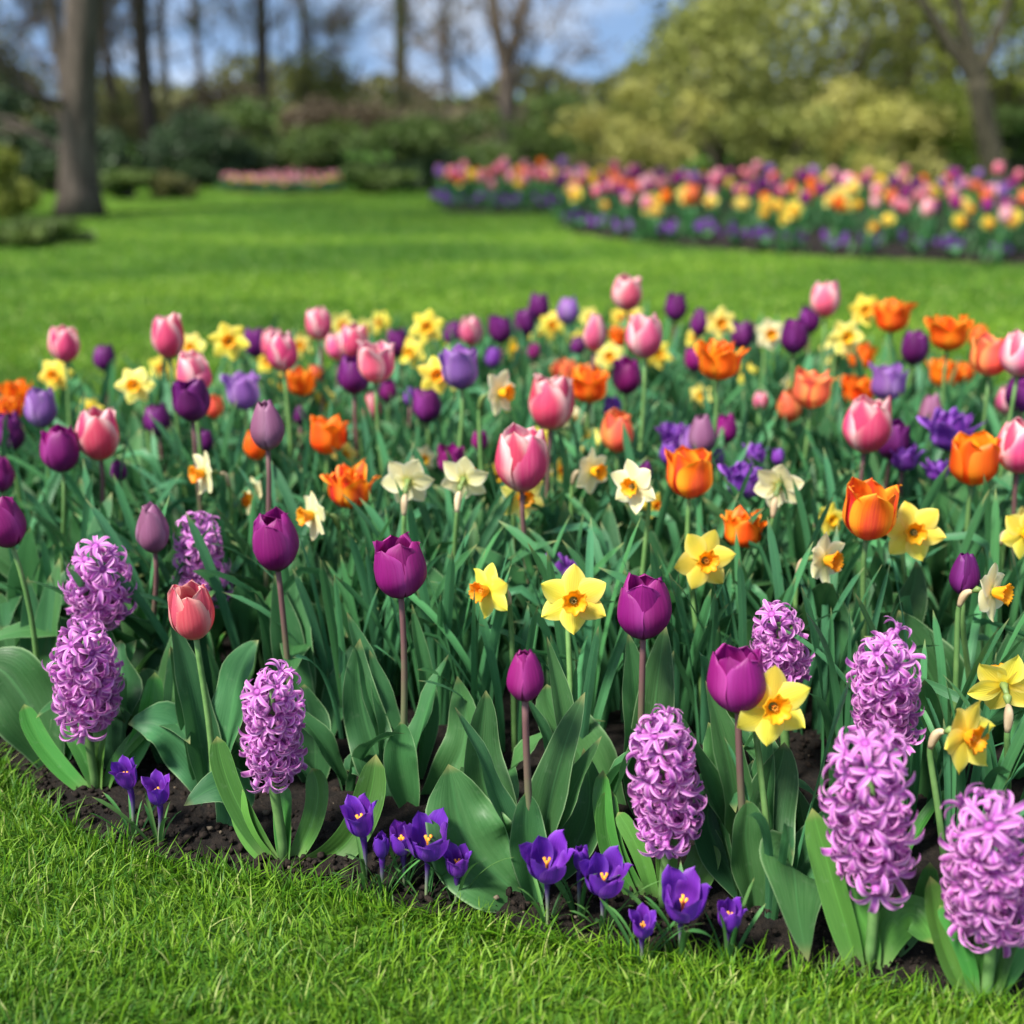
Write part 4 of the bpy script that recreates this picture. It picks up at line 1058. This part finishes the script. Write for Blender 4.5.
right_bed = [gp(556, 225), gp(575, 234), gp(640, 243), gp(720, 250), gp(800, 256), gp(900, 261), gp(1024, 266), gp(1140, 268), gp(1260, 262), gp(1200, 222), gp(1024, 205), gp(800, 201), gp(640, 201), gp(566, 212)]
left_lobe = [gp(438, 206), gp(445, 212), gp(500, 214), gp(556, 213), gp(600, 208), gp(640, 200), gp(560, 195), gp(470, 196), gp(440, 199)]
island = [gp(222, 190), gp(240, 193), gp(285, 195), gp(330, 193), gp(345, 189), gp(330, 185.5), gp(285, 184.5), gp(238, 186)]
bed('far_bed_soil', right_bed); bed('left_lobe_soil', left_lobe); bed('island_bed_soil', island)
rg = random.Random(77)
SEC = [(1e9, '')]
TWORD = {'blush': 'blush-white', 'rose': 'pale pink', 'pink': 'deep pink', 'plum': 'dark purple', 'orange': 'orange', 'salmon': 'salmon', 'lilac': 'lilac', 'purple': 'magenta'}
def populate(poly, n, cols, place, grp, hmin_gap, name_t='tulip'):
    xs_ = [p[0] for p in poly]; ys_ = [p[1] for p in poly]; pts = []; tries = 0
    while len(pts) < n and tries < 60000:
        tries += 1; x = rg.uniform(min(xs_), max(xs_)); y = rg.uniform(min(ys_), max(ys_))
        if inside(x, y, poly) and all((x-a)**2 + (y-b)**2 > hmin_gap**2 for a, b in pts): pts.append((x, y))
    y0, y1 = min(ys_), max(ys_)
    for x, y in pts:
        px, py = to_px(Vector((x, y, .25)))
        if px > 1075: continue
        nearq = (y - y0) / (y1 - y0)
        c = rg.choices(list(cols), weights=[cols[k][0] if nearq > .45 else cols[k][1] for k in cols])[0]
        if place == 'right':
            sec = ('the left end', 'the left half', 'the middle', 'the right half', 'the right end')[min(4, max(0, int((px - 556) / 95)))]
            row = 'near the front' if nearq < .4 else ('halfway back' if nearq < .7 else 'at the back')
            plc = f"{row}, {sec[4:]} of the long far bed"
            g2 = f"blurred flowers {row} at {sec} of the long far bed"
        else:
            plc = place; g2 = grp
        if c in ('yellow', 'lemon'):
            far_plant(x, y, c, 'daf', f"small blurred {'yellow' if c == 'yellow' else 'pale yellow'} daffodil {plc}", 'daffodil', g2, 'daffodil', rg, .55 if poly is island else 1.15)
        else:
            far_plant(x, y, c, 'tulip' , f"small blurred {TWORD[c]} tulip {plc}", 'tulip', g2, 'tulip', rg, .55 if poly is island else 1.12)
    return pts
# columns of weights: (back half, front half)
rp = populate(right_bed, 275, {'rose': (3, 1), 'blush': (1.2, .6), 'pink': (3, .6), 'plum': (3.6, .7), 'purple': (2.2, .5), 'lilac': (1.8, .3), 'orange': (1.5, 2.4), 'salmon': (.8, 1), 'yellow': (1.2, 4), 'lemon': (1.5, 2.5)}, 'right', 'flowers of the long far bed', .104)
lp = populate(left_lobe, 55, {'rose': (4, 2), 'pink': (3, 2), 'lilac': (1, 1), 'orange': (1, 1), 'yellow': (.6, 2)}, 'in the far bed lobe at the centre', 'flowers of the far central lobe', .11)
ip = populate(island, 110, {'blush': (6, 5), 'rose': (1.5, 1), 'salmon': (.4, .3), 'lemon': (2, 2.5)}, 'in the small round island bed near the big trunk', 'flowers of the small island bed', .075)
# the island bed's tulips are past the three hundred nearest: one mass
isl = [o for o in C.objects if o.get('group') == 'flowers of the small island bed' and o.get('category') == 'tulip']
bm = bmesh.new(); mats = []
for o in isl:
    t_me = o.data.copy(); t_me.transform(o.matrix_basis if o.matrix_basis != Matrix() else Matrix.Translation(o.location)); idx = []
    for m_ in t_me.materials:
        if m_ not in mats: mats.append(m_)
        idx.append(mats.index(m_))
    for p_ in t_me.polygons: p_.material_index = idx[p_.material_index]
    bm.from_mesh(t_me); bpy.data.meshes.remove(t_me)
me = bpy.data.meshes.new('island_tulips')
for m_ in mats: me.materials.append(m_)
bm.to_mesh(me); bm.free()
for o in isl: bpy.data.objects.remove(o)
tag(link('island_tulips', me), 'low mass of pale pink and cream tulips filling the small round island bed', 'tulips', kind='stuff')
# violas along the front rims
def rim(pts, n, label, grp):
    for i in range(n):
        q = i / (n - 1) * (len(pts) - 1); a = min(int(q), len(pts) - 2); f = q - a
        x = pts[a][0] * (1 - f) + pts[a+1][0] * f + rg.uniform(-.05, .05); y = pts[a][1] * (1 - f) + pts[a+1][1] * f + rg.uniform(.05, .22)
        far_plant(x, y, 'violet', 'viola', label, 'viola', grp, 'viola', rg, 1.15)
rim(right_bed[1:8], 17, 'low violet viola tuft along the front rim of the long far bed', 'violas edging the long far bed')
rim(left_lobe[0:4], 12, 'low violet viola tuft along the front rim of the central lobe', 'violas edging the central lobe')
pts = [p for p in rp + lp for _ in range(9)] + [p for p in ip for _ in range(4)]
fill('far_bed_foliage', 'tulip', [(x + rg.gauss(0, .06), y + rg.gauss(0, .06)) for x, y in pts if abs(x) < 8], (.09, .17), 31, 'green leaves massed under the far flowers')

# ================================================================== TREES AND SHRUBS
M['bark'] = mat_plain('grey_brown_bark', (.055, .045, .036, 1), (.135, .11, .088, 1), 9, .9, spec=.15, bump=.9, mp=(2.5, 2.5, .5), dist=.03)
M['bark_dark'] = mat_plain('dark_mossy_bark', (.030, .028, .018, 1), (.080, .072, .045, 1), 9, .9, spec=.15, bump=.9, mp=(2.5, 2.5, .5), dist=.03)
M['bark_moss'] = mat_plain('mossy_bark', (.05, .05, .025, 1), (.12, .12, .055, 1), 9, .9, spec=.15, bump=.9, mp=(2.5, 2.5, .5), dist=.03)
M['twig'] = mat_plain('brown_twigs', (.09, .065, .045, 1), (.16, .12, .085, 1), 5, .9, spec=.1)
def leafmat(name, c1, c2, tr=.35): return mat_plain(name, c1, c2, 1.6, .55, tr, .35, bump=0)
LF = {
 'spring': leafmat('spring_leaves', (.19, .225, .045, 1), (.32, .335, .09, 1)),
 'yellow': leafmat('yellow_green_leaves', (.34, .34, .07, 1), (.50, .46, .14, 1)),
 'mid': leafmat('mid_green_leaves', (.08, .14, .030, 1), (.15, .21, .05, 1)),
 'dark': leafmat('dark_evergreen_leaves', (.028, .058, .024, 1), (.066, .112, .042, 1), .15),
 'olive': leafmat('olive_leaves', (.10, .11, .035, 1), (.17, .165, .055, 1)),
 'brown': leafmat('brownish_leaves', (.13, .10, .06, 1), (.21, .16, .10, 1)),
 'beige': leafmat('beige_leaves', (.30, .24, .14, 1), (.42, .35, .22, 1)),
 'golden': leafmat('golden_green_leaves', (.16, .21, .03, 1), (.28, .31, .05, 1)),
}
def cloud(P, size, seed):
    r = np.random.default_rng(seed); n = len(P); P = np.asarray(P)
    a = r.normal(0, 1, (n, 3)); a /= np.linalg.norm(a, axis=1)[:, None]; b = np.cross(a, r.normal(0, 1, (n, 3))); b /= np.linalg.norm(b, axis=1)[:, None]
    s = (size * r.uniform(.6, 1.3, n))[:, None]
    V = np.stack([P - a * s, P + b * s * .55, P + a * s, P - b * s * .55], 1).reshape(-1, 3)
    return V, np.arange(4 * n).reshape(-1, 4), np.repeat(r.random(n), 4)
def branches(m, rg, p, d, r, L, lvl, ends, spread=.5, up=.12, wob=.12, mi=0):
    n = 5; pts = [p.copy()]; rad = [r]; q = p.copy(); dd = d.copy()
    for i in range(n):
        dd = (dd + Vector((rg.gauss(0, wob), rg.gauss(0, wob), rg.gauss(0, wob) + up * .3))).normalized(); q = q + dd * (L / n); pts.append(q.copy()); rad.append(r * (1 - .45 * (i + 1) / n))
    m.tube(pts, rad, 8 if r > .05 else (5 if r > .015 else 3), rg.random() * .3, mi, cap=False)
    if lvl <= 0: ends.append((pts[-1], dd, L)); ends.append((pts[3], dd, L)); return
    k = rg.choice((2, 3, 3))
    for i in range(k + 1):
        src = n if i < k else rg.choice((2, 3)); a = rg.uniform(0, 6.28)
        s = Vector((math.cos(a), math.sin(a), rg.uniform(-.2, .3))) * spread * rg.uniform(.6, 1.3)
        branches(m, rg, pts[src], (dd + s + Vector((0, 0, up))).normalized(), rad[src] * rg.uniform(.55, .75), L * rg.uniform(.62, .82), lvl - 1, ends, spread, up, wob, mi)
def tree(px, by, wpx, height, label, seed, bark='bark', leaf='olive', nleaf=900, lsize=.03, lvl=4, first=.45, lean=(0, 0), spread=.5, grp=None, forks=None, Y=None, spreadleaf=.35, sides=0, arms=None):
    rg = random.Random(seed); G = at_z(px, by, 0) if Y is None else at_y(px, 512, Y)
    G.z = 0; r = wpx / F * depth(G) * .5
    root = empty('tree', G); tag(root, label, 'tree', grp)
    m = MB(); ends = []; n = 10; h1 = height * first; pts = []; rad = []
    for i in range(n + 1):
        q = i / n; pts.append(Vector((lean[0] * q * h1 + .03 * math.sin(q * 5 + seed) * h1 * .3, lean[1] * q * h1, q * h1 - .03)))
        rad.append(r * ((1.0 - .22 * q) + .45 * math.exp(-q * h1 / .16)))
    m.tube(pts, rad, 14, .2)
    d = (pts[-1] - pts[-2]).normalized()
    for k in range(sides):
        q = rg.uniform(.22, .95); pq = pts[int(q * n)]; a = rg.uniform(0, 6.28)
        branches(m, rg, pq, Vector((math.cos(a), math.sin(a), rg.uniform(.3, .9))).normalized(), r * .26, height * rg.uniform(.07, .13), 2, ends, .6, .15, .16)
    for ar in arms or ():
        branches(m, rg, pts[-1] - Vector((0, 0, .03)), Vector(ar[:3]).normalized(), rad[-1] * ar[3], height * .26, lvl - 1, ends, .35, .08, .05)
    for k in range(0 if arms else (forks or 3)):
        a = k * 2 * PI / (forks or 3) + rg.uniform(-.4, .4) + (0.1 if forks == 2 else 0); s = Vector((math.cos(a), math.sin(a) * .8, 0)) * spread
        branches(m, rg, pts[-1] - Vector((0, 0, .02)), (d + s).normalized(), rad[-1] * .68, height * .22, lvl - 1, ends, spread)
    link('trunk', m.mesh('trunk', M[bark]), root)
    tw = MB(); P = []
    for (e, dd, L) in ends:
        for j in range(3):
            d2 = (dd + Vector((rg.gauss(0, .5), rg.gauss(0, .5), rg.gauss(0, .4)))).normalized(); l2 = rg.uniform(.15, .4) * max(.6, height / 6)
            tw.tube([e, e + d2 * l2 * .5 + Vector((0, 0, .02)), e + d2 * l2], [.007, .005, .002], 3, rg.random(), 0, cap=False)
            for _ in range(max(1, nleaf // max(1, len(ends) * 3))):
                P.append(e + d2 * l2 * rg.random() + Vector((rg.gauss(0, spreadleaf), rg.gauss(0, spreadleaf), rg.gauss(0, spreadleaf))) * .35)
    V, Q, RN = cloud(np.array([tuple(p) for p in P]), lsize, seed)
    cme = tw.mesh('twigs', M['twig']); link('twigs', cme, root)
    link('crown', np_mesh('crown', V, Q, LF[leaf], RN, smooth=False), root)
    return root
def shrub(px, by, wpx, hpx, leaf, label, seed, n=3600, lsize=.035, name='shrub', grp=None, depth_k=.8, lobes=11, fill_=.35, Y=None, stems=5):
    """crown of many leaf clumps over a few stems; gaps stay between the clumps"""
    rg = random.Random(seed); r = np.random.default_rng(seed)
    if Y is None: G = at_z(px, by, 0)
    else: G = at_y(px, 512, Y); G.z = 0
    t = depth(G); W = wpx / F * t * .5; Hh = hpx / F * t
    root = empty(name, G); tag(root, label, 'shrub' if name == 'shrub' else name.replace('_', ' '), grp)
    m = MB(); P = []
    for k in range(lobes):
        a = rg.uniform(0, 6.28); rr = rg.random() ** .6; z = rg.uniform(.18, .80)
        wd = math.sqrt(max(0.05, 1 - (z - .35) ** 2 * 1.9))
        c = np.array([math.cos(a) * rr * W * .68 * wd, math.sin(a) * rr * W * .68 * depth_k * wd, Hh * z])
        s = np.array([W * rg.uniform(.26, .42), W * rg.uniform(.26, .42) * depth_k, Hh * rg.uniform(.13, .22)])
        k2 = n // lobes; d = r.normal(0, 1, (k2, 3)); d /= np.linalg.norm(d, axis=1)[:, None]
        rad = r.uniform(fill_, 1.08, k2) ** .6; q = c + d * s * rad[:, None] * (1 + .15 * np.sin(d[:, :1] * 7 + k) * np.sin(d[:, 1:2] * 6))
        q = q[q[:, 2] > .01]; P.append(q)
        if k < stems: m.tube([(c[0] * .1, c[1] * .1, -.02), (c[0] * .5, c[1] * .5, c[2] * .5), tuple(c)], [W * .035 + .008, W * .025 + .006, .006], 6, .3)
    link('stem', m.mesh('stem', M['bark']), root)
    V, Q, RN = cloud(np.concatenate(P), lsize, seed)
    link('crown', np_mesh('crown', V, Q, LF[leaf], RN, smooth=False), root)
    return root

tree(80, 216, 38, 7.5, 'thick grey-brown tree trunk standing nearest, at the left of the lawn', 3, leaf='olive', nleaf=2600, first=.30, spread=.75, lvl=5, lean=(.125, 0), sides=3)
tree(1002, 199, 25, 5.0, 'forked tree at the right behind the long far bed', 8, bark='bark_dark', leaf='olive', nleaf=1500, first=.225, lean=(-.34, 0), lvl=4, arms=[(-.80, 0, .80, .72), (-.38, .1, 1, .78), (.30, .05, .9, .66)])
bt = [(112, 12, 14.5, 'slim dark trunk just right of the nearest big tree'), (156, 11, 17, 'thin tree second to the right of the nearest big tree'), (188, 18, 15.5, 'stout background tree between the big tree and the island bed'),
      (292, 14, 16, 'straight tree rising behind the island bed'), (412, 14, 17, 'pale greenish tree left of the forked bare tree at centre'), (508, 22, 15, 'bare tree forking into two leaders near the top centre'),
      (28, 16, 15, 'dark tree at the far left edge'), (236, 8, 20, 'very thin distant trunk left of the island bed'), (700, 12, 18, 'slender tree behind the yellow-green shrubs at the right'), (-40, 20, 14, 'tree just outside the left edge'),
      (860, 14, 17, 'tree hidden among the golden shrubs at the right'),
      (135, 9, 20, 'thin far tree in the blue gap beside the big trunk'), (330, 9, 21, 'thin far tree right of the straight tree'), (455, 8, 22, 'thin far tree left of the two-stemmed bare tree'), (205, 9, 21, 'thin far tree right of the stout background tree')]
for i, (x, w, Y, lb) in enumerate(bt):
    tree(x, 0, w, 7.5, lb, 20 + i, bark='bark_moss' if i in (4, 8) else 'bark', leaf=('olive', 'brown', 'olive', 'mid', 'olive', 'brown', 'dark', 'olive', 'spring', 'dark', 'spring', 'brown', 'olive', 'brown', 'olive')[i],
         nleaf=2400 if i in (8, 10) else (1500 if i > 10 else 2600), lsize=.03, first=(.40 if i > 10 else .50) if i != 5 else .17, sides=4 if i == 5 else (5 if i > 10 else 9), forks=2 if i == 5 else 3, Y=Y, lvl=4, spread=.5, arms=[(-.16, 0, 1, .8), (.30, .05, 1, .72)] if i == 5 else None, grp='trees behind the lawn')

SHR = [ # px, Y distance, width px, height px, leaf, label
 (20, 13.6, 170, 110, 'dark', 'dark evergreen shrub at the far left behind the big trunk'), (125, 13.6, 150, 72, 'dark', 'dark evergreen shrub right of the big trunk'),
 (215, 13.8, 150, 74, 'dark', 'dark evergreen shrub behind the left of the island bed'), (20, 16, 180, 150, 'olive', 'tall olive thicket at the far left'), (170, 17, 170, 84, 'olive', 'olive thicket behind the stout tree'),
 (285, 14.4, 140, 84, 'mid', 'mid-green shrub behind the island bed'), (345, 17, 110, 120, 'spring', 'light green tree-like shrub right of the straight tree'), (245, 15.5, 130, 96, 'brown', 'brownish bare shrub behind the island bed'),
 (355, 14.8, 150, 88, 'brown', 'russet-brown bush behind the gap between the beds'), (455, 17, 180, 95, 'beige', 'beige bush between the pale tree and the forked tree'), (405, 13.4, 170, 72, 'mid', 'low green hedge bush left of the central lobe'),
 (490, 13.6, 170, 84, 'mid', 'mid-green low bush behind the central lobe'), (335, 14.0, 140, 64, 'mid', 'dark low bush right of the island bed'), (560, 14, 140, 100, 'mid', 'green bush at the left foot of the yellow-green shrubs'),
 (430, 13.3, 120, 40, 'dark', 'dark knee-high bush left of the central lobe'), (260, 13.9, 150, 50, 'dark', 'dark knee-high bush directly behind the island bed'), (95, 12.9, 150, 60, 'dark', 'dark knee-high bush right behind the big trunk'), (20, 12.7, 130, 70, 'dark', 'dark knee-high bush behind the round golden bush'),
 (160, 12.0, 92, 28, 'mid', 'low rounded cushion shrub at the edge of the lawn, left'), (197, 12.0, 60, 26, 'olive', 'small cushion shrub beside the island bed'), (385, 12.6, 90, 26, 'mid', 'cushion shrub right of the island bed'),
 (625, 13.0, 190, 115, 'yellow', 'pale yellow flowering shrub behind the left of the long far bed'), (715, 13.6, 230, 215, 'spring', 'big airy yellow-green shrub behind the long far bed'), (800, 14.5, 270, 300, 'spring', 'tallest airy yellow-green shrub at the right'),
 (835, 12.8, 180, 120, 'yellow', 'yellow-green shrub with creamy tips behind the long bed'), (895, 13.2, 130, 110, 'golden', 'golden shrub left of the forked right tree'), (965, 14.0, 240, 260, 'golden', 'golden-green tall shrub behind the forked right tree'),
 (1060, 14.6, 180, 190, 'spring', 'yellow-green shrub at the right edge'), (745, 12.5, 160, 90, 'spring', 'low bright shrub directly behind the long far bed'), (660, 16, 180, 175, 'spring', 'hazy spring-green shrub far behind the pale yellow one'), (895, 16, 260, 320, 'olive', 'high olive tree-like shrub at the upper right'),
 (1085, 15, 260, 320, 'spring', 'large spring shrub beyond the right edge'), (570, 12.5, 80, 40, 'olive', 'small low bush behind the tip of the long far bed'), (960, 13.6, 110, 80, 'mid', 'small green bush behind the foot of the forked right tree'),
 (760, 17, 300, 330, 'olive', 'tall hazy olive shrub behind the tallest yellow-green one'), (-90, 14, 220, 220, 'dark', 'dark evergreen thicket beyond the left edge')]
for i, (x, Y, w, h, lf, lb) in enumerate(SHR):
    big = h > 120
    # height in the picture counts from the ground line of that distance
    shrub(x, 0, w, h, lf, lb, 60 + i, n=4900 if big else 3300, lsize=.05 if big else .038, lobes=22 if big else 13, Y=Y, grp='shrubs behind the lawn', fill_=.2 if lf in ('dark', 'mid') else .1)
shrub(-2, 219, 98, 84, 'golden', 'clipped golden-green round bush at the left edge of the lawn', 201, n=9000, lsize=.022, lobes=26, name='shrub', fill_=.5)
shrub(36, 245, 120, 26, 'mid', 'low spreading dark green plant in front of the big trunk', 202, n=4200, lsize=.025, lobes=16)
# far-off woodland that closes the view
r_ = np.random.default_rng(5); n = 26000; x = r_.uniform(-26, 26, n); y = 24 + r_.uniform(0, 4, n); hh = 1.25 + .22 * np.sin(x * .9) + .25 * np.sin(x * 2.3 + 1)
z = r_.random(n) ** .8 * hh.clip(.8)
V, Q, RN = cloud(np.stack([x, y, z], 1), .12, 9)
tag(link('far_woodland', np_mesh('far_woodland', V, Q, LF['olive'], RN, smooth=False)), 'distant olive woodland closing the view behind the trees', 'woodland', kind='stuff')

# ================================================================== LABELS of the bed flowers
def row(y): return 'front row' if y < 1.62 else ('middle rows' if y < 2.3 else ('back rows' if y < 2.95 else 'rearmost row'))
def sect(x): return 'at far left' if x < 170 else ('at left' if x < 380 else ('at centre' if x < 620 else ('at right' if x < 850 else 'at far right')))
cells = {}
for f in FLOWERS:
    if f['look']: cells.setdefault((f['look'], row(f['d']), sect(f['x'])), []).append(f)
NUM = {2: 'two', 3: 'three', 4: 'four', 5: 'five', 6: 'six', 7: 'seven', 8: 'eight'}
ORD = {1: 'second', 2: 'third', 3: 'fourth', 4: 'fifth', 5: 'sixth', 6: 'seventh'}
for (look, rw, se), fs in cells.items():
    fs.sort(key=lambda f: f['x']); n = len(fs)
    for k, f in enumerate(fs):
        if n == 1:
            g = min((g for g in FLOWERS if g is not f and g['short'] != f['short']), key=lambda g: (g['x'] - f['x']) ** 2 + (g['y'] - f['y']) ** 2)
            dx, dy = f['x'] - g['x'], f['y'] - g['y']
            rel = ('right of' if dx > 0 else 'left of') if abs(dx) > abs(dy) else ('below' if dy > 0 else 'above')
            f['o']['label'] = f"{look} {rel} a {g['short']}, {rw}, {se}"
        else:
            first = 'leftmost' if k == 0 else ('rightmost' if k == n - 1 else ORD[k] + ' from left')
            lk2 = look.replace('tulip', 'tulips').replace('daffodil', 'daffodils')
            f['o']['label'] = f"{first} of {NUM[n]} {lk2}, {rw}, {se}"
